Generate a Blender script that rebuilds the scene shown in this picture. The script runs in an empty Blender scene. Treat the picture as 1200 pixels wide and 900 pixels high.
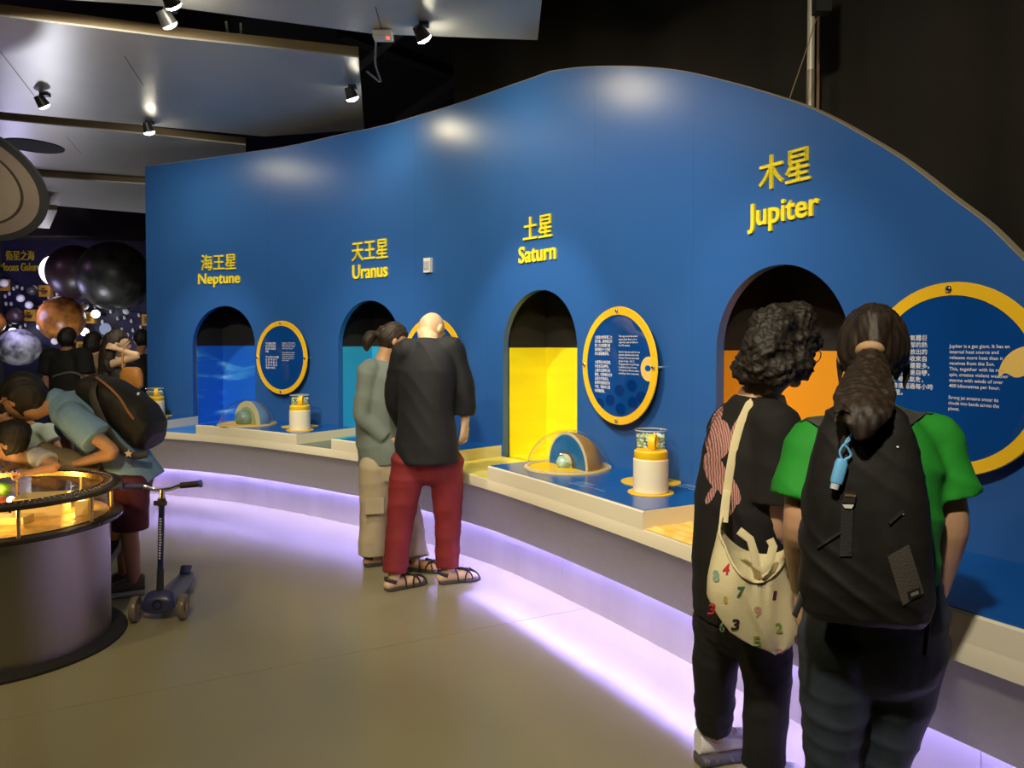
import bpy, math, random
import numpy as np
from mathutils import Vector, Matrix, noise
from mathutils.bvhtree import BVHTree
random.seed(7)
rng = np.random.default_rng(7)
SC = bpy.context.scene
COL = SC.collection
R = math.radians
PI = math.pi

# ---------------------------------------------------------------- camera, world, exposure
FPX = 901.0                       # focal length in pixels of the 1200 x 900 frame
CAM = Vector((0.0, 0.0, 1.5))
PITCH = R(1.3)
PPY = 400.0 + FPX*math.tan(PITCH)
cam_data = bpy.data.cameras.new('camera')
cam_data.sensor_width = 36.0
cam_data.lens = FPX*36.0/1200.0
cam_data.shift_y = -(450.0-PPY)/1200.0
cam_data.clip_start = 0.05
cam = bpy.data.objects.new('camera', cam_data)
COL.objects.link(cam)
cam.location = CAM
cam.rotation_euler = (PI/2-PITCH, 0, 0)
SC.camera = cam
SC.view_settings.view_transform = 'Standard'
SC.view_settings.look = 'None'
SC.view_settings.gamma = 1.0
SC.view_settings.use_curve_mapping = False
SC.view_settings.exposure = 0.0
world = bpy.data.worlds.new('world')
SC.world = world
world.use_nodes = True
bgn = world.node_tree.nodes['Background']
bgn.inputs[0].default_value = (1.0, 0.92, 0.75, 1)
bgn.inputs[1].default_value = 0.05

def ray(px, py):
    a, b = (px-600.0)/FPX, (PPY-py)/FPX
    return Vector((a, math.cos(PITCH)+b*math.sin(PITCH), -math.sin(PITCH)+b*math.cos(PITCH)))
def at_z(px, py, z):
    d = ray(px, py); t = (z-CAM.z)/d.z
    return CAM+d*t
def at_y(px, py, Y):
    d = ray(px, py)
    return CAM+d*(Y/d.y)

# ---------------------------------------------------------------- light helpers
def aim(o, target):
    d = Vector(target)-o.location
    o.rotation_euler = d.to_track_quat('-Z', 'Y').to_euler()
def spot(name, loc, target, watts, size=50, blend=0.6, col=(1, .86, .62), radius=0.05):
    l = bpy.data.lights.new(name, 'SPOT'); l.energy = watts; l.color = col
    l.spot_size = R(size); l.spot_blend = blend; l.shadow_soft_size = radius
    o = bpy.data.objects.new(name, l); COL.objects.link(o); o.location = loc; aim(o, target)
    return o
def area(name, loc, target, watts, sx, sy, col=(1, .9, .7)):
    l = bpy.data.lights.new(name, 'AREA'); l.energy = watts; l.color = col
    l.shape = 'RECTANGLE'; l.size = sx; l.size_y = sy
    o = bpy.data.objects.new(name, l); COL.objects.link(o); o.location = loc; aim(o, target)
    return o
def point(name, loc, watts, col=(1, .9, .7), radius=.05):
    l = bpy.data.lights.new(name, 'POINT'); l.energy = watts; l.color = col; l.shadow_soft_size = radius
    o = bpy.data.objects.new(name, l); COL.objects.link(o); o.location = loc
    return o

# unseen spots added behind and beside the camera to light the hall, and the moon gallery's coloured lamps
WARM = (1, .80, .46); NEUT = (1, .90, .72)
spot('added_hall_spot', (-1.2, .6, 3.45), (-.6, 4.4, .3), 330, 85, .9, WARM, .1)
spot('added_hall_spot', (-.3, .0, 3.45), (1.5, 3.0, 1.4), 420, 85, .9, NEUT, .1)
spot('added_hall_spot', (-2.6, 3.6, 3.45), (-2.4, 7.4, 1.5), 470, 85, .9, NEUT, .1)
spot('added_hall_spot', (-.9, 2.8, 3.45), (.5, 5.0, 1.3), 300, 85, .9, NEUT, .1)
spot('added_hall_spot', (-3.4, 1.6, 3.45), (-2.4, 4.3, .7), 110, 60, .9, WARM, .1)
point('gallery_lamp', (-6.8, 11.3, .9), 80, (.85, .86, 1), .2)
point('gallery_lamp', (-8.0, 12.4, 2.0), 22, (.6, .55, 1), .2)
point('gallery_lamp', (-8.2, 11.2, 3.3), 9, (.9, .5, 1), .1)


# ---------------------------------------------------------------- materials
MATS = {}
def mat(name, col, rough=.5, metal=0, var=0.0, vscale=8, bump=0.0, bscale=60, emis=None, estr=0,
        trans=0, ior=1.45, alpha=1, spec=.5, coat=0, stretch=None, col2=None):
    if name in MATS: return MATS[name]
    m = bpy.data.materials.new(name); m.use_nodes = True
    nt = m.node_tree; b = nt.nodes['Principled BSDF']
    c = (*col, 1)
    b.inputs['Base Color'].default_value = c
    b.inputs['Roughness'].default_value = rough
    b.inputs['Metallic'].default_value = metal
    b.inputs['IOR'].default_value = ior
    b.inputs['Specular IOR Level'].default_value = spec
    b.inputs['Transmission Weight'].default_value = trans
    b.inputs['Alpha'].default_value = alpha
    b.inputs['Coat Weight'].default_value = coat
    if emis:
        b.inputs['Emission Color'].default_value = (*emis, 1)
        b.inputs['Emission Strength'].default_value = estr
    if var or bump or col2:
        tc = nt.nodes.new('ShaderNodeTexCoord'); mp = nt.nodes.new('ShaderNodeMapping')
        nt.links.new(tc.outputs['Object'], mp.inputs[0])
        if stretch: mp.inputs['Scale'].default_value = stretch
    if var or col2:
        n = nt.nodes.new('ShaderNodeTexNoise'); n.inputs['Scale'].default_value = vscale
        n.inputs['Detail'].default_value = 5
        nt.links.new(mp.outputs[0], n.inputs[0])
        r = nt.nodes.new('ShaderNodeValToRGB')
        c2 = col2 if col2 else tuple(x*(1-var) for x in col)
        c1 = col if col2 else tuple(min(1, x*(1+var)) for x in col)
        r.color_ramp.elements[0].color = (*c2, 1); r.color_ramp.elements[0].position = .35
        r.color_ramp.elements[1].color = (*c1, 1); r.color_ramp.elements[1].position = .68
        nt.links.new(n.outputs[0], r.inputs[0]); nt.links.new(r.outputs[0], b.inputs['Base Color'])
    if bump:
        n2 = nt.nodes.new('ShaderNodeTexNoise'); n2.inputs['Scale'].default_value = bscale
        n2.inputs['Detail'].default_value = 4
        nt.links.new(mp.outputs[0], n2.inputs[0])
        bp = nt.nodes.new('ShaderNodeBump'); bp.inputs['Strength'].default_value = bump
        bp.inputs['Distance'].default_value = .01
        nt.links.new(n2.outputs[0], bp.inputs['Height']); nt.links.new(bp.outputs[0], b.inputs['Normal'])
    MATS[name] = m
    return m

# ---------------------------------------------------------------- mesh builder
WL = {}                           # world location of each object's origin
def V(*a): return Vector(a)
def frame_from(d, ref=None):
    d = d.normalized()
    if ref is None: ref = Vector((0, 0, 1)) if abs(d.z) < .9 else Vector((0, 1, 0))
    u = d.cross(ref)
    if u.length < 1e-5: u = d.cross(Vector((1, 0, 0)))
    u.normalize(); v = u.cross(d).normalized()
    return u, v
class MB:
    def __init__(s): s.v = []; s.f = []
    def add(s, vs, fs):
        k = len(s.v); s.v += [Vector(p) for p in vs]; s.f += [tuple(i+k for i in f) for f in fs]
        return s
    def box(s, lo, hi, M=None):
        x0, y0, z0 = lo; x1, y1, z1 = hi
        vs = [V(x, y, z) for z in (z0, z1) for y in (y0, y1) for x in (x0, x1)]
        if M is not None: vs = [M @ p for p in vs]
        return s.add(vs, [(0, 2, 3, 1), (4, 5, 7, 6), (0, 1, 5, 4), (2, 6, 7, 3), (0, 4, 6, 2), (1, 3, 7, 5)])
    def bar(s, a, b, w, h, up=None):
        a, b = Vector(a), Vector(b); d = b-a; u, v = frame_from(d, up)
        vs = []
        for p in (a, b):
            for (i, j) in ((-1, -1), (1, -1), (1, 1), (-1, 1)): vs.append(p+u*i*w/2+v*j*h/2)
        return s.add(vs, [(0, 1, 2, 3), (7, 6, 5, 4), (0, 4, 5, 1), (1, 5, 6, 2), (2, 6, 7, 3), (3, 7, 4, 0)])
    def rings(s, rs, cap=True):
        n = len(rs[0]); k = len(s.v)
        for r in rs: s.v += [Vector(p) for p in r]
        for i in range(len(rs)-1):
            for j in range(n):
                a = k+i*n+j; b = k+i*n+(j+1) % n
                s.f.append((a, b, b+n, a+n))
        if cap:
            s.f.append(tuple(k+j for j in range(n-1, -1, -1)))
            s.f.append(tuple(k+(len(rs)-1)*n+j for j in range(n)))
        return s
    def loft(s, secs, n=20, pw=2.0):
        """secs: (centre, axis_a, axis_b, ra, rb)"""
        rs = []
        for (c, a, b, ra, rb) in secs:
            r = []
            for j in range(n):
                t = 2*PI*j/n; ct, st = math.cos(t), math.sin(t)
                ct = math.copysign(abs(ct)**(2/pw), ct); st = math.copysign(abs(st)**(2/pw), st)
                r.append(Vector(c)+a*ra*ct+b*rb*st)
            rs.append(r)
        return s.rings(rs)
    def limb(s, pts, n=14, ref=None, round_ends=True):
        """pts: (point, r) or (point, (ra, rb)); ra lies across ref, rb along it"""
        P = [Vector(p) for p, _ in pts]
        Rr = [r if isinstance(r, tuple) else (r, r) for _, r in pts]
        # densify with catmull-rom
        Q = []; QR = []
        m = len(P)
        for i in range(m-1):
            p0 = P[max(i-1, 0)]; p1 = P[i]; p2 = P[i+1]; p3 = P[min(i+2, m-1)]
            st = 4
            for k in range(st):
                t = k/st
                q = 0.5*((2*p1)+(p2-p0)*t+(2*p0-5*p1+4*p2-p3)*t*t+(3*p1-p0-3*p2+p3)*t**3) if m > 2 else p1.lerp(p2, t)
                Q.append(q); QR.append((Rr[i][0]*(1-t)+Rr[i+1][0]*t, Rr[i][1]*(1-t)+Rr[i+1][1]*t))
        Q.append(P[-1]); QR.append(Rr[-1])
        secs = []
        u = None
        for i, q in enumerate(Q):
            d = (Q[min(i+1, len(Q)-1)]-Q[max(i-1, 0)])
            if d.length < 1e-7: d = P[-1]-P[0]
            d.normalize()
            if ref is not None:
                u, v = frame_from(d, Vector(ref))
            elif u is None: u, v = frame_from(d)
            else:
                v = u.cross(d)
                if v.length < 1e-6: u, v = frame_from(d)
                else:
                    v.normalize(); u = d.cross(v).normalized()
            secs.append((q, u.copy(), v.copy(), QR[i][0], QR[i][1], d.copy()))
        out = []
        if round_ends:
            q, u, v, ra, rb, d = secs[0]; r = min(ra, rb)
            for th in (75, 50, 25): out.append((q-d*r*math.sin(R(th)), u, v, ra*math.cos(R(th)), rb*math.cos(R(th))))
        out += [x[:5] for x in secs]
        if round_ends:
            q, u, v, ra, rb, d = secs[-1]; r = min(ra, rb)
            for th in (25, 50, 75): out.append((q+d*r*math.sin(R(th)), u, v, ra*math.cos(R(th)), rb*math.cos(R(th))))
        return s.loft(out, n)
    def ball(s, c, rx, ry=None, rz=None, ax=None, nu=20, nv=12, fn=None):
        ry = rx if ry is None else ry; rz = rx if rz is None else rz
        X, Y, Z = ax if ax else (V(1, 0, 0), V(0, 1, 0), V(0, 0, 1))
        rs = []
        for i in range(nv+1):
            t = PI*(i+.0)/nv; t = min(max(t, .06), PI-.06)
            r = []
            for j in range(nu):
                p = 2*PI*j/nu
                d = V(math.sin(t)*math.cos(p), math.sin(t)*math.sin(p), -math.cos(t))
                if fn: d = fn(d)
                r.append(Vector(c)+X*d.x*rx+Y*d.y*ry+Z*d.z*rz)
            rs.append(r)
        return s.rings(rs)
    def cyl(s, a, b, r0, r1=None, n=24):
        a, b = Vector(a), Vector(b); r1 = r0 if r1 is None else r1
        u, v = frame_from(b-a)
        return s.loft([(a, u, v, r0, r0), (b, u, v, r1, r1)], n)
    def tube(s, pts, r, n=8): return s.limb([(p, r) for p in pts], n, round_ends=False)
    def lathe(s, c, prof, n=40, ax=None, a0=0, a1=2*PI):
        X, Y, Z = ax if ax else (V(1, 0, 0), V(0, 1, 0), V(0, 0, 1))
        full = abs(a1-a0-2*PI) < 1e-6; k = len(s.v); m = n if full else n+1
        for (r, z) in prof:
            for j in range(m):
                t = a0+(a1-a0)*j/n
                s.v.append(Vector(c)+X*r*math.cos(t)+Y*r*math.sin(t)+Z*z)
        for i in range(len(prof)-1):
            for j in range(n):
                b = (j+1) % m
                s.f.append((k+i*m+j, k+i*m+b, k+(i+1)*m+b, k+(i+1)*m+j))
        return s
    def disc(s, c, r, N, U, n=32, th=.004):
        W = N.cross(U)
        return s.loft([(Vector(c), U, W, r, r), (Vector(c)+N*th, U, W, r, r)], n)
    def poly(s, pts, N, th):
        """flat polygon extruded by th along N"""
        n = len(pts); a = [Vector(p) for p in pts]; b = [p+N*th for p in a]
        fs = [tuple(range(n-1, -1, -1)), tuple(range(n, 2*n))]
        fs += [(i, (i+1) % n, n+(i+1) % n, n+i) for i in range(n)]
        return s.add(a+b, fs)
    def grid(s, P):
        nu, nv = len(P), len(P[0]); k = len(s.v)
        for r in P: s.v += [Vector(p) for p in r]
        for i in range(nu-1):
            for j in range(nv-1):
                s.f.append((k+i*nv+j, k+(i+1)*nv+j, k+(i+1)*nv+j+1, k+i*nv+j+1))
        return s
    def mesh(s, name, off=V(0, 0, 0)):
        me = bpy.data.meshes.new(name)
        me.from_pydata([tuple(p-off) for p in s.v], [], s.f)
        return me
    def build(s, name, m, parent=None, origin=None, sharp=35, smooth=True):
        off = WL[parent.name] if parent is not None else (Vector(origin) if origin is not None else V(0, 0, 0))
        me = s.mesh(name, off)
        finish(me, m, sharp, smooth)
        o = bpy.data.objects.new(name, me); COL.objects.link(o)
        if parent is not None: o.parent = parent
        else: o.location = off
        WL[o.name] = off.copy()
        return o
def finish(me, m, sharp=35, smooth=True):
    import bmesh
    bm = bmesh.new(); bm.from_mesh(me)
    bmesh.ops.recalc_face_normals(bm, faces=bm.faces)
    bm.to_mesh(me); bm.free()
    if m is not None: me.materials.append(m)
    me.polygons.foreach_set('use_smooth', [smooth]*len(me.polygons))
    if smooth: me.set_sharp_from_angle(angle=R(sharp))
    me.update()
def thing(name, label, cat, loc=(0, 0, 0), group=None):
    o = bpy.data.objects.new(name, None); COL.objects.link(o); o.location = loc
    o.empty_display_size = .1
    o['label'] = label; o['category'] = cat
    if group: o['group'] = group
    WL[o.name] = Vector(loc)
    return o
def tag(o, label=None, cat=None, group=None, kind=None):
    if label: o['label'] = label
    if cat: o['category'] = cat
    if group: o['group'] = group
    if kind: o['kind'] = kind
    return o
def struct(name, loc=(0, 0, 0)):
    o = bpy.data.objects.new(name, None); COL.objects.link(o); o.location = loc
    o['kind'] = 'structure'; WL[o.name] = Vector(loc)
    return o

def text_mesh(body, off=0.0, align='LEFT', spacing=1.0, extr=0.0):
    cu = bpy.data.curves.new('text', 'FONT'); cu.body = body; cu.size = 1.0
    cu.align_x = align; cu.space_line = spacing; cu.offset = off; cu.extrude = extr
    cu.resolution_u = 3
    o = bpy.data.objects.new('text', cu); COL.objects.link(o)
    dg = bpy.context.evaluated_depsgraph_get(); dg.update()
    me = bpy.data.meshes.new_from_object(o.evaluated_get(dg))
    vs = [v.co.copy() for v in me.vertices]; fs = [tuple(p.vertices) for p in me.polygons]
    bpy.data.objects.remove(o); bpy.data.curves.remove(cu); bpy.data.meshes.remove(me)
    return vs, fs
def text_map(mb, body, fn, off=0.0, align='LEFT', spacing=1.0, extr=0.0):
    """fn(u, v, w): u, v in 0..1 over the text's bounding box, w in -1..1 over its thickness"""
    vs, fs = text_mesh(body, off, align, spacing, extr)
    if not vs: return
    x0 = min(v.x for v in vs); x1 = max(v.x for v in vs); y0 = min(v.y for v in vs); y1 = max(v.y for v in vs)
    mb.add([fn((v.x-x0)/(x1-x0), (v.y-y0)/(y1-y0), v.z/extr if extr else 0) for v in vs], fs)

# ---------------------------------------------------------------- plan of the curved blue wall
ZB, ZR, ZF = .74, .656, .59      # block top, recess floor, underside of the white fascia
J = [(170, 486), (226, 487.3), (300, 491), (419, 501.3), (500, 510), (587, 521.5), (650, 532), (710, 545), (822, 570.5), (945, 600.5), (1113, 642), (1200, 662)]
cp = [at_z(x, y, ZB) for x, y in J]
def hermite(xs, ys, x):
    xs = np.asarray(xs, float); ys = np.asarray(ys, float); x = np.asarray(x, float)
    d = np.gradient(ys, xs)
    i = np.clip(np.searchsorted(xs, x)-1, 0, len(xs)-2)
    h = xs[i+1]-xs[i]; t = (x-xs[i])/h
    return (2*t**3-3*t*t+1)*ys[i]+(t**3-2*t*t+t)*h*d[i]+(-2*t**3+3*t*t)*ys[i+1]+(t**3-t*t)*h*d[i+1]
cx = np.array([p.x for p in cp]); cy = np.array([p.y for p in cp])
cs = np.r_[0, np.cumsum(np.hypot(np.diff(cx), np.diff(cy)))]
ss = np.linspace(0, cs[-1], 400)
wx, wy = hermite(cs, cx, ss), hermite(cs, cy, ss)
# straight run on past the frame's right edge
tx, ty = .47, -.883
ex = np.arange(1, 60)*.02
wx = np.r_[wx, wx[-1]+tx*ex]; wy = np.r_[wy, wy[-1]+ty*ex]
ker = np.exp(-.5*(np.arange(-40, 41)/16.)**2); ker /= ker.sum()
def smooth1(a):
    l = a[0]-(a[1]-a[0])*np.arange(40, 0, -1); r = a[-1]+(a[-1]-a[-2])*np.arange(1, 41)
    return np.convolve(np.r_[l, a, r], ker, 'valid')
wx, wy = smooth1(wx), smooth1(wy)
WSS = np.r_[0, np.cumsum(np.hypot(np.diff(wx), np.diff(wy)))]
WLEN = WSS[-1]
wtx, wty = np.gradient(wx, WSS), np.gradient(wy, WSS)
def wall_at(s):
    x, y = np.interp(s, WSS, wx), np.interp(s, WSS, wy)
    if s < 0: x, y = wx[0]+wtx[0]*s, wy[0]+wty[0]*s
    t = Vector((float(np.interp(s, WSS, wtx)), float(np.interp(s, WSS, wty)), 0)).normalized()
    return Vector((float(x), float(y), 0)), t, Vector((t.y, -t.x, 0))     # point, tangent to the right, normal into the room
if wall_at(2)[2].y > 0: raise RuntimeError('normal')
def WP(s, z, off=0.0):
    p, t, n = wall_at(s)
    q = p+n*off
    return Vector((q.x, q.y, z))
def wall_hit(px, py):
    d = ray(px, py)
    g = wx*d.y-wy*d.x
    i = int(np.where(np.sign(g[:-1]) != np.sign(g[1:]))[0][0])
    f = g[i]/(g[i]-g[i+1]); s = WSS[i]+f*(WSS[i+1]-WSS[i])
    Y = wy[i]+f*(wy[i+1]-wy[i]); t = Y/d.y
    return float(s), float(CAM.z+t*d.z)
def off_hit(px, off):
    """s of the curve offset by off from the wall where the column px meets it"""
    best = None
    for s in np.linspace(0, WLEN, 600):
        p, t, n = wall_at(s); q = p+n*off
        e = abs(600+FPX*q.x/q.y-px)
        if best is None or e < best[0]: best = (e, s)
    return float(best[1])

# ---------------------------------------------------------------- shell: floor, ceiling, far walls
M_floor = mat('floor_resin', (.27, .252, .150), .22, var=.05, vscale=.7, bump=.015, bscale=9, spec=.5)
M_black = mat('black_paint', (.010, .009, .008), .8)
M_dark = mat('dark_grey_paint', (.035, .032, .03), .6)
M_blue = mat('blue_wall_paint', (.022, .102, .345), .32, var=.03, vscale=1.2, bump=.03, bscale=90, spec=.8)
M_edge = mat('raw_board_edge', (.30, .25, .17), .6)
M_gray = mat('grey_laminate', (.31, .31, .23), .45, var=.03, vscale=30)
M_white = mat('cream_solid_surface', (.72, .66, .50), .35, spec=.5)
M_steel = mat('brushed_steel', (.62, .60, .58), .28, .86, var=.06, vscale=4, stretch=(1, 1, .15))
M_blueprint = mat('blue_print', (.004, .085, .36), .22)
M_yellow = mat('yellow_plastic', (.80, .50, .012), .4)
M_chrome = mat('chrome', (.8, .8, .8), .15, 1.0)
M_seam = mat('floor_joint', (.10, .09, .07), .5)

fl = MB()
sa, sb = at_z(200, 806, 0), at_z(680, 714, 0)
dj = (sb-sa).normalized(); nj = Vector((-dj.y, dj.x, 0))
def jp(t, o): q = sa+dj*t+nj*o; return V(q.x, q.y, 0)
fl.add([jp(-16, .001), jp(16, .001), jp(16, 17), jp(-16, 17)], [(0, 1, 2, 3)])
fl.add([jp(-16, -17), jp(16, -17), jp(16, -.001), jp(-16, -.001)], [(0, 1, 2, 3)])
o = fl.build('floor', M_floor, smooth=False); tag(o, kind='structure')
g = MB(); g.add([jp(-16, -.0025)+V(0, 0, -.003), jp(16, -.0025)+V(0, 0, -.003), jp(16, .0025)+V(0, 0, -.003), jp(-16, .0025)+V(0, 0, -.003)], [(0, 1, 2, 3)])
g.build('joint', M_seam, o)

def slab(name, lo, hi, m):
    return tag(MB().box(lo, hi).build(name, m, smooth=False), kind='structure')
slab('ceiling', (-12, -6, 5.3), (7, 15, 5.4), M_black)
slab('wall_left', (-9.1, -6, 0), (-9, 15, 5.3), M_dark)
slab('wall_front', (-12, -6.1, 0), (7, -6, 5.3), M_dark)
slab('wall_right', (5.5, -6, 0), (5.6, 15, 5.3), M_black)
M_space = mat('space_print', (.012, .013, .030), .45, vscale=1.1, col2=(.022, .019, .065))
slab('wall_back', (-9, 13.6, 0), (5.5, 13.7, 5.3), M_space)
o = MB().box((-9, 13.0, 3.28), (-1, 13.6, 3.75)).build('trim_1', M_black, smooth=False); tag(o, kind='structure')

# black drape behind the blue wall
M_drape = mat('black_drape', (.014, .011, .006), .85, var=.3, vscale=3, stretch=(1, 1, .3))
P = []
for s in np.arange(3.2, WLEN+3.5, .05):
    row = []
    for z in np.linspace(0, 5.3, 12):
        w = .03*math.sin(s*5.1+.6*math.sin(z*1.3))+.02*math.sin(s*9+z*.7)+.03*noise.noise((s*1.4, z*1.1, 3))
        row.append(WP(s, z, -.75+w) if s <= WLEN else (lambda q: V(q[0].x+q[1].x*(s-WLEN)-q[2].x*.75+q[2].x*w, q[0].y+q[1].y*(s-WLEN)-q[2].y*.75+q[2].y*w, z))(wall_at(WLEN)))
    P.append(row)
o = MB().grid(P).build('black_drape', M_drape)
tag(o, 'tall black fabric drape hanging behind the blue wall', 'drape')

# ---------------------------------------------------------------- the blue wall
TOP = [(170, 195), (228, 187.5), (285, 179.5), (340, 171), (400, 157.5), (450, 147), (500, 132.5), (550, 117), (600, 99.5), (645, 83.5)]
TOP2 = [(645, 83.5), (680, 79), (717, 77.7), (760, 79), (800, 83.5), (850, 95), (897, 108.5), (955, 129), (1013, 160), (1057, 187), (1117, 233), (1160, 266), (1193, 299)]
t1 = [wall_hit(*p) for p in TOP]; t2 = [wall_hit(*p) for p in TOP2]
S_END = WLEN
t2 += [(t2[-1][0]+.55, 1.25), (t2[-1][0]+1.05, .80)]
S_END = t2[-1][0]
s1x = [a for a, b in t1]; s1y = [b for a, b in t1]; s2x = [a for a, b in t2]; s2y = [b for a, b in t2]
S0 = s1x[0]
def ztop(s):
    return float(hermite(s1x, s1y, s)) if s < s1x[-1] else float(hermite(s2x, s2y, s))
ARCH_W, ARCH_T = .80, 1.853
SPR = ARCH_T-ARCH_W/2
ARCH_PX = [(226, 299), (399, 467), (587, 679), (839, 998)]
ARCH = []
for a, b in ARCH_PX:
    c = (wall_hit(a, 430)[0]+wall_hit(b, 430)[0])/2
    ARCH.append((c-ARCH_W/2, c+ARCH_W/2))
def seam_s(px): return wall_hit(px, 300)[0]
seams = [S0, seam_s(313), seam_s(486), seam_s(570), seam_s(696), seam_s(812), S_END]
TH = .05
wall = struct('wall_display', WP((S0+S_END)/2, 0))
for k in range(len(seams)-1):
    a, b = seams[k]+(.0005 if k else 0), seams[k+1]-(.0005 if k < len(seams)-2 else 0)
    cols = []
    xs = list(np.linspace(a, b, max(3, int((b-a)/.05))))
    for (l, r) in ARCH:
        if l >= a and r <= b:
            xs = [x for x in xs if not (l-.012 < x < r+.012)]
    pts = [(x, 0.0) for x in xs]
    for (l, r) in ARCH:
        if l >= a and r <= b:
            pts.append((l-1e-7, 0.0)); pts.append((r+1e-7, 0.0))
            for i in range(29):
                th = PI-PI*i/28
                pts.append(((l+r)/2+ARCH_W/2*math.cos(th), SPR+ARCH_W/2*math.sin(th)))
    pts.sort(key=lambda q: q[0])
    mb = MB(); n = len(pts)
    for (s, zb) in pts:
        zt = ztop(s)
        mb.v += [WP(s, zb), WP(s, zt), WP(s, zt, -TH), WP(s, zb, -TH)]
    for i in range(n-1):
        p, q = 4*i, 4*i+4
        if abs(pts[i+1][0]-pts[i][0]) > 1e-5:
            mb.f += [(p, q, q+1, p+1), (p+2, q+2, q+3, p+3), (p+1, q+1, q+2, p+2)]
        mb.f.append((p+3, q+3, q, p))
    mb.f += [(0, 1, 2, 3), (4*n-1, 4*n-2, 4*n-3, 4*n-4)]
    mb.build('wall_panel', M_blue, wall)
# raw edge strip along the top of the wall
mb = MB(); rs = []
for s in np.arange(S0, S_END, .04):
    z = ztop(s); sl = (ztop(s+.02)-ztop(s-.02))/.04 if S0+.05 < s < S_END-.05 else 0
    L = math.sqrt(1+sl*sl); nz, ns = 1/L*.003, -sl/L*.003
    rs.append([WP(s, z-.0005, .001), WP(s+ns, z+nz, .001), WP(s+ns, z+nz, -TH-.001), WP(s, z-.0005, -TH-.001)])
mb.rings(rs).build('edge_strip', M_edge, wall)

# ---------------------------------------------------------------- arched niches
def ramp_mat(name, stops, scale=2.0, stretch=(1, 1, 3), rough=.5, zfade=None):
    m = bpy.data.materials.new(name); m.use_nodes = True
    nt = m.node_tree; b = nt.nodes['Principled BSDF']; b.inputs['Roughness'].default_value = rough
    tc = nt.nodes.new('ShaderNodeTexCoord'); mp = nt.nodes.new('ShaderNodeMapping')
    mp.inputs['Scale'].default_value = stretch
    n = nt.nodes.new('ShaderNodeTexNoise'); n.inputs['Scale'].default_value = scale; n.inputs['Detail'].default_value = 3
    n.inputs['Distortion'].default_value = .6
    r = nt.nodes.new('ShaderNodeValToRGB')
    els = r.color_ramp.elements
    while len(els) < len(stops): els.new(.5)
    for e, (p, c) in zip(els, stops): e.position = p; e.color = (*c, 1)
    nt.links.new(tc.outputs['Object'], mp.inputs[0]); nt.links.new(mp.outputs[0], n.inputs[0])
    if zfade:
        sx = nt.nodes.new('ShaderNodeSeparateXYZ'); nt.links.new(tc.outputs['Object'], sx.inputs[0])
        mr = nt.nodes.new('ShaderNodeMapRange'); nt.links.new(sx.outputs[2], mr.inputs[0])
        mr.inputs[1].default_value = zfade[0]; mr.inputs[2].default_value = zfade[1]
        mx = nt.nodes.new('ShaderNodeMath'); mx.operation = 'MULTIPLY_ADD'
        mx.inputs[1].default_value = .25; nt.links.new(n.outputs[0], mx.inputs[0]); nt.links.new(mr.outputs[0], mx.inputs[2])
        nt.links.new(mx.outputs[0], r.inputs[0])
    else: nt.links.new(n.outputs[0], r.inputs[0])
    nt.links.new(r.outputs[0], b.inputs['Base Color'])
    return m
M_nep = ramp_mat('blue_cloud_print', [(.0, (.006, .11, .62)), (.52, (.008, .14, .70)), (.62, (.05, .33, .85)), (.75, (.55, .80, .95))], 1.6, (1, 1, 4.2))
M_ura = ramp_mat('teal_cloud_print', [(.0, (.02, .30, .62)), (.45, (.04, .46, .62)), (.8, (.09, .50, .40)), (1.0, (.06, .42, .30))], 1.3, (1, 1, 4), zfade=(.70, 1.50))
M_sat = mat('yellow_print', (.86, .74, .012), .5, var=.05, vscale=3, stretch=(.6, .6, 3))
M_jup = ramp_mat('orange_cloud_backdrop', [(.0, (.70, .30, .012)), (.55, (.60, .22, .010)), (1.0, (.26, .085, .008))], 1.2, (1, 1, 4), zfade=(.75, 1.55))  # ramp runs from orange to dark brown with height
NAMES = ['Neptune', 'Uranus', 'Saturn', 'Jupiter']
NICHE_M = [M_nep, M_ura, M_sat, M_jup]
NDEPTH = .40
def nframe(i):
    l, r = ARCH[i]; p, t, n = wall_at((l+r)/2)
    return p, t, n
LBL = ['arched niche with bright blue backdrop under the Neptune sign', 'arched niche with teal backdrop under the Uranus sign, behind the couple',
       'arched niche with vivid yellow backdrop under the Saturn sign', 'arched niche with orange backdrop under the Jupiter sign']
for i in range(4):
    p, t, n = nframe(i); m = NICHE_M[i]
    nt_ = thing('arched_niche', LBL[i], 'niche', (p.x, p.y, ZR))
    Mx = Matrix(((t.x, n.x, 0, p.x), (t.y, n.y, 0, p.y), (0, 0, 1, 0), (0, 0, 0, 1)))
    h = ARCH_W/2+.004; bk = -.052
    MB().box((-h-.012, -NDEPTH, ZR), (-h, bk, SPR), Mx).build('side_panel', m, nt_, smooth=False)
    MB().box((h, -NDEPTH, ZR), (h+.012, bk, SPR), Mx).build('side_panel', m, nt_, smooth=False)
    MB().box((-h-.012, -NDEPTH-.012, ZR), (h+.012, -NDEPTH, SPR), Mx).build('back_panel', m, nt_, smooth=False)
    hd = MB()
    hd.box((-h-.012, -NDEPTH, SPR), (-h, bk, 1.95), Mx); hd.box((h, -NDEPTH, SPR), (h+.012, bk, 1.95), Mx)
    hd.box((-h-.012, -NDEPTH-.012, SPR), (h+.012, -NDEPTH, 1.95), Mx); hd.box((-h-.012, -NDEPTH-.012, 1.95), (h+.012, bk, 1.96), Mx)
    hd.build('dark_hood', M_black, nt_, smooth=False)
    MB().box((-h-.012, -NDEPTH-.012, ZR-.012), (h+.012, bk, ZR), Mx).build('niche_floor', m, nt_, smooth=False)

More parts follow.
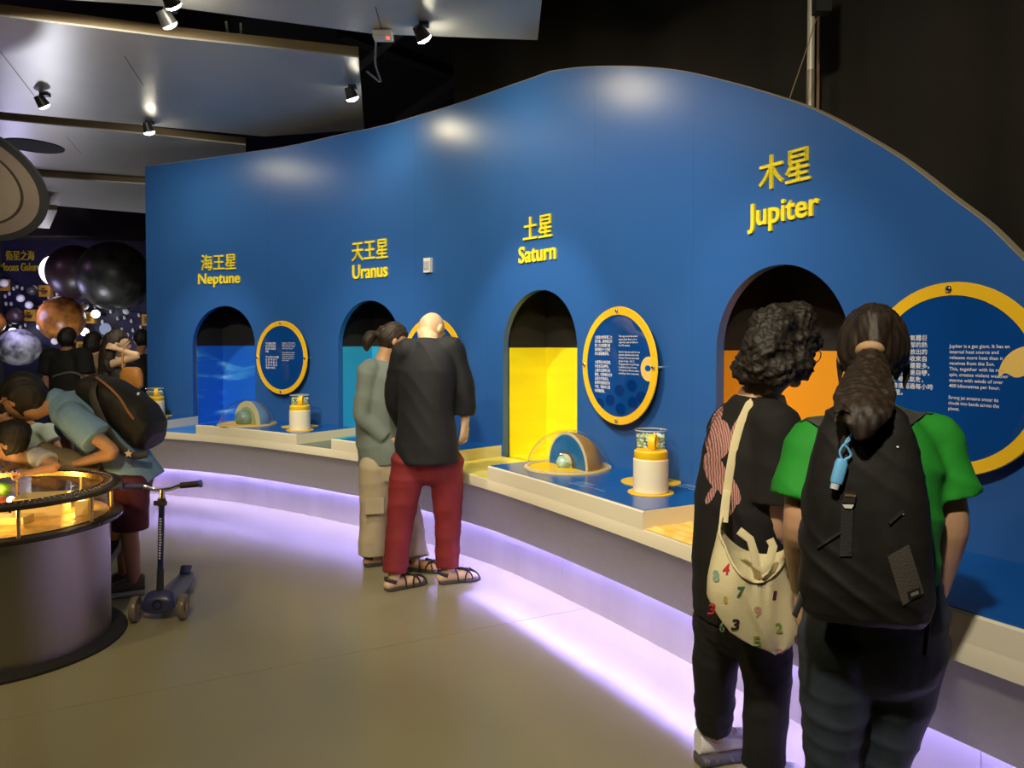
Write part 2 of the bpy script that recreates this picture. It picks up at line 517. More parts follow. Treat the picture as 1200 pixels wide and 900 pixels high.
# ---------------------------------------------------------------- counter along the wall
CT = thing('display_counter', 'long curved cream counter with raised blocks below the blue wall', 'counter', WP(4, 0, .3))
CW = .63
def strip(mb, a, b, prof, step=.06):
    """closed profile [(off, z)] swept along the wall from s=a to s=b"""
    n = max(2, int((b-a)/step)+1)
    mb.rings([[WP(s, z, o) for (o, z) in prof] for s in np.linspace(a, b, n)])
    return mb
CS0, CS1 = -.02, S_END
r_ = .001
strip(MB(), CS0, CS1, [(.002, ZF), (CW-.012, ZF), (CW, ZF+.004), (CW, ZR-r_), (CW-r_*.3, ZR-r_*.3), (CW-r_, ZR), (.002, ZR)]).build('counter_slab', M_white, CT)
strip(MB(), CS0, CS1, [(.45, ZF), (CW-.025, ZF), (.45, .275), (.43, .275)]).build('skirt_panel', M_gray, CT)
pl = [CS0]
while pl[-1] < CS1-.3: pl.append(min(pl[-1]+1.22, CS1))
off_s = off_hit(659, .35)
sh = (off_s-CS0) % 1.22
pl = [CS0]+[x for x in np.arange(CS0+sh, CS1, 1.22)]+[CS1]
for a, b in zip(pl[:-1], pl[1:]):
    if b-a < .05: continue
    strip(MB(), a+.001, b-.001, [(.34, .0), (.352, .0), (.352, .30), (.34, .30)]).build('plinth_panel', M_steel, CT)
strip(MB(), CS0, CS1, [(.342, .30), (.43, .30), (.43, .312), (.342, .312)]).build('soffit_strip', M_white, CT)
M_led = mat('violet_led', (.8, .8, 1), .5, emis=(.38, .31, 1.0), estr=340)
strip(MB(), CS0+.02, CS1-.02, [(.398, .294), (.408, .294), (.408, .301), (.398, .301)], .1).build('led_strip', M_led, CT)

def ws(px): return wall_hit(px, 500)[0]
S_N0, S_N1 = ARCH[0][0]+.06, ARCH[0][1]-.10
BLK = [(CS0, S_N0), (S_N1, off_hit(347, CW)), (off_hit(388, CW), ARCH[1][1]-.02), (ARCH[1][1]-.02, off_hit(505, CW)), (off_hit(571, CW), off_hit(755, CW)), (ARCH[3][1]+.02, CS1)]
BTOP = [M_blueprint, M_blueprint, None, M_blueprint, M_blueprint, M_blueprint]
M_teal = ramp_mat('teal_flow_print', [(.3, (.01, .12, .42)), (.5, (.03, .40, .42)), (.7, (.30, .62, .50))], 2.2, (1, 1, 1))
M_tray = mat('dark_green_tray', (.10, .15, .10), .3)
for k, (a, b) in enumerate(BLK):
    blk = strip(MB(), a, b, [(.002, ZR), (CW, ZR), (CW, ZB-.006), (CW-.006, ZB), (.002, ZB)]).build('counter_block', M_white, CT)
    strip(MB(), a+.006, b-.006, [(.004, ZB), (CW-.012, ZB), (CW-.012, ZB+.003), (.004, ZB+.003)]).build('printed_top', BTOP[k] or M_teal, blk)
RECF = [(BLK[0][1], BLK[1][0], ramp_mat('blue_flow_print', [(.35, (.01, .12, .50)), (.55, (.03, .22, .70)), (.66, (.70, .80, .86))], 1.6, (1, 1, 1))),
        (BLK[1][1], BLK[2][0], M_tray), (BLK[3][1], BLK[4][0], mat('pale_yellow_print', (.86, .76, .14), .3, var=.1, vscale=3))]
for a, b, m in RECF:
    strip(MB(), a, b, [(.0, ZR), (CW-.014, ZR), (CW-.014, ZR+.003), (.0, ZR+.003)]).build('recess_print', m, CT)
# sand relief in the Jupiter recess
a, b = BLK[4][1], BLK[5][0]
P = []
for s in np.linspace(a, b, 110):
    row = []
    for of in np.linspace(0.0, CW-.016, 60):
        e = min(1, (s-a)/.03, (b-s)/.03, (CW-.016-of)/.03)
        h = .010*noise.noise((s*5, of*22, 1))+.006*noise.noise((s*22, of*40, 5))+.012
        row.append(WP(s, ZR+.003+max(0, h)*max(0, e), of))
    P.append(row)
M_sand = mat('yellow_sand_relief', (.80, .42, .03), .6, vscale=14, col2=(.86, .60, .16))
MB().grid(P).build('sand_relief', M_sand, CT)

# ---------------------------------------------------------------- planet names in raised letters
M_letter = mat('yellow_letter', (.86, .70, .02), .45)
def wall_text(mb, body, box, off=.0, extr=.006, lift=.007):
    x0, y0, x1, y1 = box
    s0 = wall_hit(x0, (y0+y1)/2)[0]; s1 = wall_hit(x1, (y0+y1)/2)[0]; xm = (x0+x1)/2
    zt = wall_hit(xm, y0)[1]; zb = wall_hit(xm, y1)[1]
    text_map(mb, body, lambda u, v, w: WP(s0+(s1-s0)*u, zb+(zt-zb)*v, lift+w*extr), off=off, extr=.03)
def glyphs(body, off):
    """the glyphs of a one-line text apart: [(verts, faces)], plus the whole text's bounds"""
    ends = []
    for i in range(len(body)):
        v, f = text_mesh(body[:i+1], off, extr=.03); ends.append(max(q.x for q in v)+.001)
    v, f = text_mesh(body, off, extr=.03); out = []
    for i in range(len(body)):
        lo = ends[i-1] if i else -9; sel = [q for q in f if lo < sum(v[k].x for k in q)/len(q) <= ends[i]]
        ks = sorted({k for q in sel for k in q}); ix = {k: n_ for n_, k in enumerate(ks)}
        if sel: out.append(([v[k] for k in ks], [tuple(ix[k] for k in q) for q in sel]))
    return out, (min(q.x for q in v), max(q.x for q in v), min(q.y for q in v), max(q.y for q in v))
def wall_letters(body, box, off, parent, thick=((0, 0),), lift=.007, extr=.006):
    x0, y0, x1, y1 = box
    s0 = wall_hit(x0, (y0+y1)/2)[0]; s1 = wall_hit(x1, (y0+y1)/2)[0]; xm = (x0+x1)/2
    zt = wall_hit(xm, y0)[1]; zb = wall_hit(xm, y1)[1]
    gl, (a0, a1, b0, b1) = glyphs(body, off)
    for v, f in gl:
        mb = MB()
        for dx, dy in thick:
            mb.add([WP(s0+(s1-s0)*(q.x+dx-a0)/(a1-a0), zb+(zt-zb)*(q.y+dy-b0)/(b1-b0), lift+q.z/.03*extr) for q in v], f)
        mb.build('letter', M_letter, parent, smooth=False)
TITLES = [('海王星', (236.5, 298, 277, 316.5), 'Neptune', (233, 320, 282, 336.5)),
          ('天王星', (413.5, 282, 455, 304.5), 'Uranus', (414, 309, 455, 326)),
          ('土星', (614.5, 252.5, 648, 279.5), 'Saturn', (609, 286.5, 652.5, 306.5)),
          ('木星', (891.5, 177.5, 951, 217.5), 'Jupiter', (878, 231.5, 962, 268))]
for zh, bz, en, be in TITLES:
    s, z = wall_hit((be[0]+be[2])/2, be[3])
    t = thing('planet_sign', 'yellow raised letters reading %s in Chinese and English on the blue wall' % en, 'sign', WP(s, z))
    wall_letters(zh, bz, 0, t, [(-.011, 0), (.011, 0), (0, -.008), (0, .008)]); wall_letters(en, be, .016, t)

# small white sensor on the wall
s, z = wall_hit(503, 311); p, t, n = wall_at(s)
Mx = Matrix(((t.x, n.x, 0, p.x), (t.y, n.y, 0, p.y), (0, 0, 1, z), (0, 0, 0, 1)))
th = thing('wall_sensor', 'small white box sensor high on the blue wall between Uranus and Saturn', 'sensor', WP(s, z))
M_wp = mat('white_plastic', (.72, .72, .70), .4)
MB().box((-.038, .0, -.058), (.038, .028, .058), Mx).build('housing', M_wp, th)
MB().box((-.028, .028, -.03), (.028, .036, .03), Mx).build('cover', mat('grey_plastic', (.45, .46, .48), .4), th)

# ---------------------------------------------------------------- round information panels
M_ring = mat('yellow_ring', (.84, .50, .02), .25, spec=.5)
M_disc = mat('blue_acrylic', (.004, .055, .26), .04, var=.05, vscale=4, spec=.6)
M_print = mat('white_print', (.75, .78, .80), .5)
M_spotb = mat('dark_blue_print', (.002, .030, .17), .05)
RAD = .345
PANELS = [
 ('Neptune', 335.5, 419, '海王星是太陽系\n第八顆行星有著\n藍色的大氣風速\n極高。\n\n海王星的大氣層\n含 有 甲 烷 令\n它 呈 現 藍 色\n並 有 強 風 暴\n稱為大暗斑。', (-.62, -.33, -.10, .42), 'Neptune is the farthest\nplanet from the Sun and\nit has the fastest winds\nin the Solar System.\n\nIts atmosphere contains\nmethane which gives it\na blue colour and dark\nspots are huge storms\nin its clouds.', (.04, -.10, .56, .42), None),
 ('Uranus', 513, 423, '天王星的自轉軸\n傾側得很厲害。', (-.62, .1, -.10, .42), 'Uranus rotates\non its side.', (.04, .1, .5, .42), 1),
 ('Saturn', 733.5, 428.5, '土星是太陽系第二大\n的行星，具有著名的\n第二大的氣體行星\n伽利略在十七世紀\n初以望遠鏡發現。\n\n土星環由冰粒組成，\n內含岩石和塵埃，\n土星的主要環分成\n數組，按發現的次序\n以英文字母命名，\n各環的物質和顏色\n不同，環與環之間\n有明顯縫隙。', (-.64, -.50, -.15, .52), 'The rings around the second\nlargest planet Saturn and its\nrings were seen by Galileo in\nthe 17th century.\n\nSaturn\'s rings are made from ice\nparticles embedded with rocks\nand dust. There are seven main\ngroups of rings - A, B, C.\nThe gap between A and B rings\nis called the Cassini Division.\nThe rings have different colours\naccording to their composition.', (.03, -.16, .575, .52), 1),
 ('Jupiter', 1124, 443.5, '木星是一顆氣體巨\n星，來自內部的熱\n力，令木星放出的\n能量，較吸收來自\n太陽的熱量還要多。\n加上它的快速自轉，\n引致了極端氣象，\n風力時速超過每小時\n400公里。', (-.78, -.22, -.17, .46), 'Jupiter is a gas giant. It has an\ninternal heat source and\nreleases more heat than it\nreceives from the Sun.\nThis, together with its rapid\nspin, creates violent weather\nstorms with winds of over\n400 kilometres per hour.\n\nStrong jet streams smear its\nclouds into bands across the\nplanet.', (.0, -.35, .60, .36), 2)]
PL = ['round yellow-rimmed information panel right of the blue Neptune niche', 'round yellow-rimmed information panel mostly hidden behind the bald man',
      'round yellow-rimmed information panel right of the yellow Saturn niche', 'large round yellow-rimmed panel at the right edge, behind the woman in green']
for (nm, px, py, zh, bz, en, be, icon), lb in zip(PANELS, PL):
    s, z = wall_hit(px, py); p, t, n = wall_at(s)
    Z = V(0, 0, 1)
    O = V(p.x, p.y, z)+n*.055
    th = thing('information_panel', lb, 'sign', V(p.x, p.y, z))
    def D(a, b, w=0): return O+t*(a*RAD)+Z*(b*RAD)+n*w
    ringp = []
    for (rr, w) in ((.30, .0), (.345, .0), (.348, .004), (.345, .010), (.30, .010)): ringp.append((rr, w))
    MB().lathe(O, ringp+[ringp[0]], 72, (t, Z, n)).build('rim', M_ring, th)
    dm = MB(); dm.lathe(O, [(.0005, .0), (.301, .0), (.301, .007), (.0005, .007)], 72, (t, Z, n)); dm.build('panel_face', M_disc, th)
    for (a, b) in ((0, .935), (0, -.935), (-.935, 0), (.935, 0)):
        c = D(a, b)
        bt = MB().cyl(c-n*.055, c+n*.018, .007, n=12); bt.ball(c+n*.018, .012, .012, .007, (t, Z, n), 12, 6)
        bt.build('standoff_bolt', M_chrome, th)
    for body, bx, nm2 in ((zh, bz, 'chinese_text'), (en, be, 'english_text')):
        paras = body.split('\n\n'); nl = body.count('\n')+1; top = bx[3]; lh = (bx[3]-bx[1])/nl
        for pg in paras:
            k_ = pg.count('\n')+1; lo = top-lh*(k_-.25); full = max(len(q) for q in pg.split('\n'))/max(len(q) for q in body.split('\n'))
            x1_ = bx[0]+(bx[2]-bx[0])*(full if k_ > 1 else min(1, full))
            mb = MB(); text_map(mb, pg, lambda u, v, w: D(bx[0]+(x1_-bx[0])*u, lo+(top-lo)*v, .0078), off=.006, spacing=1.15)
            tag(mb.build(nm2, M_print, th, smooth=False), kind='stuff'); top -= lh*(k_+1)
    if icon:
        ic = MB(); cx_, cz_, ri = (.80, -.03, .20) if icon == 1 else (.80, .05, .30)
        pts = []
        for k in range(48):
            aa = 2*PI*k/48; a, b = cx_+ri*math.cos(aa), cz_+ri*math.sin(aa)
            r = math.hypot(a, b)
            if r > .868: a, b = a*.868/r, b*.868/r
            if icon == 2 and b < .06: b = .06+.02*math.sin(aa*7)
            pts.append(D(a, b, .0072))
        ic.poly(pts, n, .0006).build('planet_print', mat('pale_yellow_disc', (.80, .55, .14), .3), th, smooth=False)
        if icon == 1:
            mb = MB()
            mb.poly([D(.78+.07*math.cos(2*PI*k/20), -.02+.05*math.sin(2*PI*k/20), .0082) for k in range(20)], n, .0004)
            mb.build('planet_mark', M_blueprint, th, smooth=False)
    if nm == 'Saturn':
        for (a, b) in ((.05, -.42), (.38, -.32), (-.2, -.60), (.08, -.73), (.40, -.60), (-.5, -.68), (.62, -.5)):
            MB().poly([D(a+.13*math.cos(2*PI*k/20), b+.10*math.sin(2*PI*k/20), .0072) for k in range(20)], n, .0004).build('dark_spot', M_spotb, th, smooth=False)

# ---------------------------------------------------------------- ceiling panels, beams, fixtures
M_panel = mat('satin_metal_panel', (.56, .55, .50), .30, .30, var=.04, vscale=2, bump=.05, bscale=2.5)
M_panedge = mat('tan_panel_edge', (.26, .19, .10), .5)
M_ctrack = mat('black_metal', (.02, .02, .02), .4)
def cpanel(pts, z, label, seam=None):
    c = [at_z(x, y, z) for x, y in pts]
    ctr = sum(c, V(0, 0, 0))/len(c)
    t = thing('ceiling_panel', label, 'ceiling panel', ctr)
    mb = MB().poly([p for p in c], V(0, 0, 1), .012); mb.build('sheet', M_panel, t, smooth=False)
    n = len(c); e = MB()
    for i in range(n):
        a, b = c[i], c[(i+1) % n]
        d = (b-a).normalized(); q = V(-d.y, d.x, 0)
        if (ctr-a).dot(q) < 0: q = -q
        e.add([a+V(0, 0, .012), b+V(0, 0, .012), b+V(0, 0, .075), a+V(0, 0, .075), a+q*.02+V(0, 0, .012), b+q*.02+V(0, 0, .012), b+q*.02+V(0, 0, .075), a+q*.02+V(0, 0, .075)],
              [(0, 1, 2, 3), (4, 7, 6, 5), (3, 2, 6, 7), (0, 4, 5, 1)])
    e.build('edge_flange', M_panedge, t, smooth=False)
    if seam:
        for (pa, pb) in seam:
            a, b = at_z(*pa, z-.001), at_z(*pb, z-.001)
            MB().bar(a, b, .006, .001, V(0, 0, 1)).build('sheet_joint', M_ctrack, t, smooth=False)
    return t
cpanel([(-260, -24), (0, -6), (200, 8), (440, 40), (630, 47), (636, -10), (650, -120), (680, -360), (-260, -420)], 3.5, 'large pale grey metal ceiling panel nearest, at the top of the view', [((449, 42), (440, 8))])
cpanel([(-220, -8), (0, 19), (200, 44), (420, 67.5), (427, 152), (310, 160), (170, 147), (0, 131), (-220, 110)], 3.5, 'second pale metal ceiling panel, with glossy reflections and two spotlights', [((0, 60), (40, 112)), ((146, 66), (168, 100))])
pc = cpanel([(-200, 122), (0, 140.5), (170, 157), (288, 170), (288, 184), (170, 211), (40, 203.5), (-200, 180)], 3.5, 'third metal ceiling panel, with the dark oval opening', [((78, 160), (95, 180))])
h = [at_z(38+38*math.cos(2*PI*k/32), 171.5+7*math.sin(2*PI*k/32)+.15*38*math.cos(2*PI*k/32)*.9, 3.492) for k in range(32)]
MB().poly(h, V(0, 0, 1), .008).build('oval_opening', M_black, pc, smooth=False)
cpanel([(-150, 190), (40, 207), (172, 216), (172, 250), (40, 239), (-150, 224)], 3.42, 'fourth metal ceiling panel, glowing pink at its left')
cpanel([(-120, 238), (0, 242), (67, 247), (58, 268), (0, 264), (-120, 256)], 3.2, 'small violet lit ceiling panel, farthest from the camera')

def beam(a, b, za, zb, w, h, lb):
    o = MB().bar(at_z(*a, za), at_z(*b, zb), w, h, V(0, 0, 1)).build('ceiling_beam', M_dark, origin=at_z(*a, za), smooth=False)
    tag(o, lb, 'beam')
beam((470, 143), (640, 30), 4.5, 4.5, .16, .12, 'dark steel ceiling beam running up from the wall beside the nearest panel')
beam((560, 138), (760, -10), 4.6, 4.6, .12, .1, 'thin dark ceiling beam above the top of the blue wall')
beam((640, 130), (860, -20), 4.7, 4.7, .10, .1, 'rightmost dark ceiling beam, near the black drape')
beam((400, 38), (600, 112), 4.9, 4.9, .16, .12, 'dark cross beam behind the lit spotlight')
o = MB().bar(at_z(396, 100, 4.3), at_z(470, 38, 4.3), .05, .05).build('ceiling_rail', mat('grey_metal', (.16, .15, .15), .5), origin=at_z(396, 100, 4.3), smooth=False)
tag(o, 'short grey rail slanting between two ceiling panels', 'rail')

M_lens = mat('lamp_lens', (1, 1, .9), .3, emis=(1, .93, .72), estr=110)
M_lensd = mat('lamp_lens_dim', (1, 1, .9), .3, emis=(1, .93, .72), estr=3)
def spot_fixture(px, py, z, target, lb, watts=0, size=60, lit=True, col=WARM):
    c = at_z(px, py, z); d = (Vector(target)-c).normalized()
    t = thing('ceiling_spotlight', lb, 'spotlight', c+V(0, 0, .1))
    MB().cyl(c-d*.085, c, .034, .048, 20).build('lamp_can', M_ctrack, t)
    b = MB(); b.tube([c-d*.05, c-d*.05+V(.0, 0, .04), c+V(0, .01, .085)], .008, 8); b.box((c.x-.03, c.y-.02, c.z+.08), (c.x+.03, c.y+.04, c.z+.10))
    b.build('bracket', M_ctrack, t)
    u, v = frame_from(d)
    MB().ball(c+d*.002, .046, .046, .022, (u, v, d), 16, 8).build('lens', M_lens if lit else M_lensd, t)
    if watts:
        s_ = spot('lamp_light', c+d*.035, target, watts, size, 1.0, col, .05)
        s_.parent = t; s_.location = Vector(s_.location)-WL[t.name]
    return t

spot_fixture(497, 45, 3.40, WP(4.6, 2.5), 'bright lit spotlight below the nearest ceiling panel', 40, 160)
spot_fixture(413, 115, 3.38, WP(3.3, 2.4), 'lit spotlight at the right end of the second ceiling panel', 20, 160)
spot_fixture(175, 155, 3.40, WP(.9, 1.2), 'lit spotlight at the far edge of the second panel, above the wall end', 26, 160)
spot_fixture(52, 124, 3.40, nframe(0)[0]+V(0, 0, 1.1), 'dark spotlight with dim lens at the left of the second panel', 170, 42, False, NEUT)
spot_fixture(203, 6, 3.40, nframe(1)[0]+V(0, 0, 1.1), 'spotlight cut by the top edge of the photo', 170, 42, True, NEUT)
for i_ in (2, 3):
    p_, t_, n_ = nframe(i_)
    spot('niche_spot', p_+n_*1.75+V(0, 0, 3.45), p_+V(0, 0, 1.1), 200 if i_ == 2 else 80, 42, .6, NEUT, .04)
spot_fixture(199, 29, 3.36, V(-1, 6, 1), 'black spotlight in the gap between the two nearest panels', 0, 50, False)
# sensor box beside the lit spotlight
c = at_z(449, 42, 3.47)
th = thing('ceiling_sensor', 'small white box with red light on the edge of the nearest panel', 'sensor', c)
MB().box((c.x-.06, c.y-.05, c.z-.02), (c.x+.06, c.y+.05, c.z+.02)).build('housing', M_wp, th)
MB().ball(c+V(.035, -.03, -.024), .012, nu=10, nv=6).build('indicator', mat('red_indicator', (1, .1, .05), .4, emis=(1, .1, .05), estr=2), th)
def cable(pts, z, lb, r=.008):
    ps = [at_z(x, y, z) for x, y in pts]
    tag(MB().tube(ps, r, 6).build('loose_cable', mat('grey_cable', (.22, .21, .2), .5), origin=ps[0]), lb, 'cable')
cable([(265, 26), (268, 40), (276, 50), (282, 47), (282, 28)], 3.6, 'thin looped cable hanging in the gap above the second panel')
cable([(441, 46), (440, 75), (446, 95), (438, 90), (430, 84)], 3.5, 'thin grey cable hanging from the white ceiling sensor')
# pole and cord behind the wall at the right
s, z = wall_hit(946, 127)
def behind(px, py, off):
    s_ = off_hit(px, -off); q = WP(s_, 0, -off); return V(q.x, q.y, CAM.z+ray(px, py).z*q.y/ray(px, py).y)
a = behind(946.5, 140, .56)
th = thing('steel_pole', 'pale vertical steel pole rising behind the crest of the blue wall', 'pole', (a.x, a.y, 0))
MB().cyl((a.x, a.y, 0), (a.x, a.y, 5.3), .019, n=16).build('pole_tube', mat('pale_metal', (.70, .66, .52), .35, .3), th)
MB().cyl((a.x, a.y, 1.9), (a.x, a.y, 2.93), .021, n=16).build('lower_sleeve', mat('dull_metal', (.34, .30, .22), .4, .3), th)
b = behind(954.5, 140, .58)
tag(MB().cyl((b.x, b.y, 1.6), (b.x, b.y, 5.3), .008, n=10).build('brown_cord', mat('brown_cord', (.22, .13, .06), .7), origin=(b.x, b.y, 1.6)), 'thin brown cord hanging just right of the steel pole', 'cord')
c = behind(960, 3, .2)
tag(MB().box((c.x-.035, c.y-.03, c.z-.05), (c.x+.035, c.y+.03, c.z+.25)).build('black_bracket', M_ctrack, origin=c), 'small black bracket beside the top of the steel pole', 'bracket')
e0, e1 = behind(939, 60, .2), behind(925, 112, .2)
tag(MB().tube([behind(953, 22, .2), behind(941, 62, .2), behind(924, 115, .2)], .003, 6).build('thin_wire', M_panedge, origin=e0), 'thin wire slanting down left of the steel pole', 'wire')

# ---------------------------------------------------------------- exhibits on the counter
def thin_glass(name, tint=(1, 1, 1), base=.04):
    m = bpy.data.materials.new(name); m.use_nodes = True; nt = m.node_tree
    nt.nodes.remove(nt.nodes['Principled BSDF']); out = nt.nodes['Material Output']
    tr = nt.nodes.new('ShaderNodeBsdfTransparent'); tr.inputs[0].default_value = (*tint, 1)
    gl = nt.nodes.new('ShaderNodeBsdfGlossy'); gl.inputs['Roughness'].default_value = .02
    lw = nt.nodes.new('ShaderNodeLayerWeight'); lw.inputs[0].default_value = .5
    pw = nt.nodes.new('ShaderNodeMath'); pw.operation = 'POWER'; pw.inputs[1].default_value = 4.0; nt.links.new(lw.outputs['Facing'], pw.inputs[0])
    fr = nt.nodes.new('ShaderNodeMath'); fr.operation = 'MULTIPLY_ADD'; fr.inputs[1].default_value = .55; fr.inputs[2].default_value = base; nt.links.new(pw.outputs[0], fr.inputs[0])
    mx = nt.nodes.new('ShaderNodeMixShader')
    nt.links.new(fr.outputs[0], mx.inputs[0]); nt.links.new(tr.outputs[0], mx.inputs[1]); nt.links.new(gl.outputs[0], mx.inputs[2])
    nt.links.new(mx.outputs[0], out.inputs[0])
    return m
M_clear = thin_glass('clear_acrylic', (.97, .98, .97))
M_ydisc = mat('yellow_disc_print', (.82, .52, .015), .35)
def planet_dome(c, face_dir, shells, core, outer, lb):
    """half planet cut open under a clear dome; face_dir lies along the cut"""
    t = thing('planet_dome', lb, 'model', c)
    f = Vector(face_dir).normalized(); n = V(f.y, -f.x, 0)      # n points out of the cut face
    if n.y > 0: n = -n
    Z = V(0, 0, 1)
    MB().disc(c, .262, Z, V(1, 0, 0), 48, .006).build('base_disc', M_ydisc, t)
    prof = [(.245*math.cos(a), .006+.222*math.sin(a)) for a in np.linspace(0, PI/2-.02, 20)]
    MB().lathe(c, prof, 56).build('clear_dome', M_clear, t)
    MB().lathe(c, [(.240, .006), (.258, .006), (.258, .012), (.240, .012), (.240, .006)], 48).build('dome_rim', mat('clear_rim', (.55, .55, .5), .2), t)
    r0 = shells[0][0]; b = c+Z*.007
    # outer quarter shell behind the face
    mb = MB(); P = []
    for i in range(25):
        th = PI*i/24
        P.append([b+f*(r0*math.cos(th))+(Z*math.sin(ph)-n*math.cos(ph))*(r0*math.sin(th)) for ph in np.linspace(0, PI/2, 13)])
    mb.grid(P).build('outer_shell', outer, t)
    def half(ra, rb, d):
        m2 = MB(); pts = [b+f*ra*math.cos(PI*i/32)+Z*ra*math.sin(PI*i/32)+n*d for i in range(33)]
        pts += [b+f*rb*math.cos(PI*i/32)+Z*rb*math.sin(PI*i/32)+n*d for i in range(32, -1, -1)] if rb > 0 else []
        if rb > 0:
            k = 33
            q = [p+n*.006 for p in pts]; nn = len(pts); m2.add(pts+q, [])
            for i in range(32):
                A = [i, i+1, nn-2-i, nn-1-i]
                m2.f.append(tuple(A)); m2.f.append(tuple(x+nn for x in reversed(A)))
                m2.f.append((i, i+1, i+1+nn, i+nn)); m2.f.append((nn-1-i, nn-2-i, 2*nn-2-i, 2*nn-1-i))
            return m2
        return m2.poly(pts, n, .006)
    for k, (ra, rb, m_) in enumerate(shells):
        half(ra, rb, .001*k+(.0 if k == 0 else .002)).build('cut_layer', m_, t)
    # core: a small ball half out of the face
    rc, mc, md = core
    MB().ball(b+Z*rc*.55+n*.03, rc, nu=20, nv=12).build('planet_core', mc, t)
    if md:
        mb = MB(); P = []
        for i in range(17):
            th = PI*(.05+.9*i/16)
            P.append([b+n*.03+Z*rc*.4+f*(rc*1.35*math.cos(th))+(Z*math.sin(ph)-n*math.cos(ph))*(rc*1.35*math.sin(th)) for ph in np.linspace(.2, PI/2+.25, 9)])
        mb.grid(P).build('core_shell', md, t)
    return t
c = at_z(665.5, 548, ZB+.003)
planet_dome(c, at_z(688, 555, .75)-at_z(643, 543.5, .75),
            [(.207, .190, mat('cream_rim', (.62, .52, .34), .4)), (.191, .092, mat('mid_blue_layer', (.01, .12, .36), .25)), (.093, .055, mat('dark_grey_layer', (.07, .06, .06), .35)), (.056, 0, mat('pale_green_layer', (.55, .60, .38), .4))],
            (.045, mat('pale_teal_core', (.33, .50, .42), .35, var=.3, vscale=30), mat('cream_shell', (.66, .62, .42), .4)), mat('ochre_shell', (.30, .17, .05), .35, var=.15, vscale=6), 'blue cutaway Saturn model with ochre shell under a clear dome on the counter')
c = at_z(290, 497, ZB+.003)
planet_dome(c, at_z(307, 498, .75)-at_z(274, 494, .75),
            [(.207, .150, mat('pale_cream_layer', (.62, .58, .36), .4)), (.151, .0, mat('sage_layer', (.33, .38, .20), .4))],
            (.085, mat('grey_teal_core', (.16, .25, .22), .3, var=.25, vscale=14), None), mat('pale_blue_shell', (.12, .25, .5), .35), 'pale cream and green cutaway Neptune model under a clear dome on the counter')

M_can = mat('ivory_plastic', (.74, .68, .50), .4)
M_b1, M_b2 = mat('white_bead', (.70, .74, .66), .35), mat('green_bead', (.32, .48, .12), .35)
def canister(pb, lb, jar_lb, djar=.29, yaw=0):
    c = pb
    s_ = min(np.linspace(0, WLEN, 500), key=lambda s: (wall_at(s)[0]-V(c.x, c.y, 0)).length)
    p, tt, n = wall_at(s_)
    t = thing('canister', lb, 'canister', c)
    MB().disc(c, .115, V(0, 0, 1), V(1, 0, 0), 40, .004).build('yellow_disc', M_ydisc, t)
    r = .0875
    MB().lathe(c, [(.001, .004), (r-.003, .004), (r, .008), (r, .168), (r-.003, .172), (r-.008, .172), (r-.008, .16), (.001, .16)], 40).build('cup', M_can, t)
    MB().lathe(c, [(r-.008, .16), (r-.006, .176), (r-.004, .18), (r-.004, .208), (r-.009, .214), (.001, .214)], 40).build('lid', M_yellow, t)
    # strap handle standing on the lid: a flat loop seen edge on
    up = V(0, 0, 1); hd = (n*.8+tt*.6).normalized(); w = hd.cross(up)
    mb = MB(); ring = []
    for k in range(19):
        a = PI*(-.25+1.5*k/18)
        ring.append(c+V(0, 0, .250)+hd*.034*math.cos(a)+up*.038*math.sin(a)-w*.01)
    secs = []
    for k, q in enumerate(ring):
        d = (ring[min(k+1, 18)]-ring[max(k-1, 0)]).normalized(); v = w.cross(d).normalized()
        secs.append((q, w, v, .019, .005))
    mb.loft(secs, 12, 3).build('handle', M_yellow, t)
    jv = V(c.x, c.y, 0).normalized(); jc = c+jv*djar; jc.z = c.z
    j = thing('bead_jar', jar_lb, 'jar', jc)
    MB().disc(jc, .160, V(0, 0, 1), V(1, 0, 0), 40, .003).build('yellow_disc', M_ydisc, j)
    MB().lathe(jc, [(.001, .004), (.082, .004), (.084, .01), (.084, .282), (.080, .282), (.080, .012), (.001, .012)], 36).build('jar_glass', M_clear, j)
    MB().lathe(jc, [(.084, .278), (.0855, .278), (.0855, .284), (.084, .284), (.084, .278)], 36).build('jar_rim', mat('pale_rim', (.5, .52, .5), .25), j)
    A, B = MB(), MB()
    for z in np.arange(.025, .250, .017):
        for rr, cnt in ((.066, 22), (.047, 15), (.027, 8)):
            if rr < .06 and z < .23: continue
            o_ = random.random()
            for k in range(cnt):
                a = 2*PI*(k+o_)/cnt
                q = jc+V(rr*math.cos(a)+random.uniform(-.003, .003), rr*math.sin(a), z+random.uniform(-.004, .004))
                (B if random.random() < .28 else A).ball(q, random.uniform(.008, .0105), nu=8, nv=5)
    tag(A.build('white_beads', M_b1, j), kind='stuff'); tag(B.build('green_beads', M_b2, j), kind='stuff')
canister(at_z(762.5, 577, ZB+.003), 'ivory canister with yellow lid and handle right of the Saturn model', 'clear jar of white and green beads behind the canister near the Saturn panel')
canister(at_z(351.5, 504, ZB+.003), 'ivory canister with yellow lid right of the Neptune model', 'clear bead jar behind the canister under the Neptune panel', .28)
canister(at_z(182, 490, ZB+.003), 'ivory canister with yellow handle at the far left end of the counter', 'clear bead jar at the far left end of the counter, behind the backpack', .21)
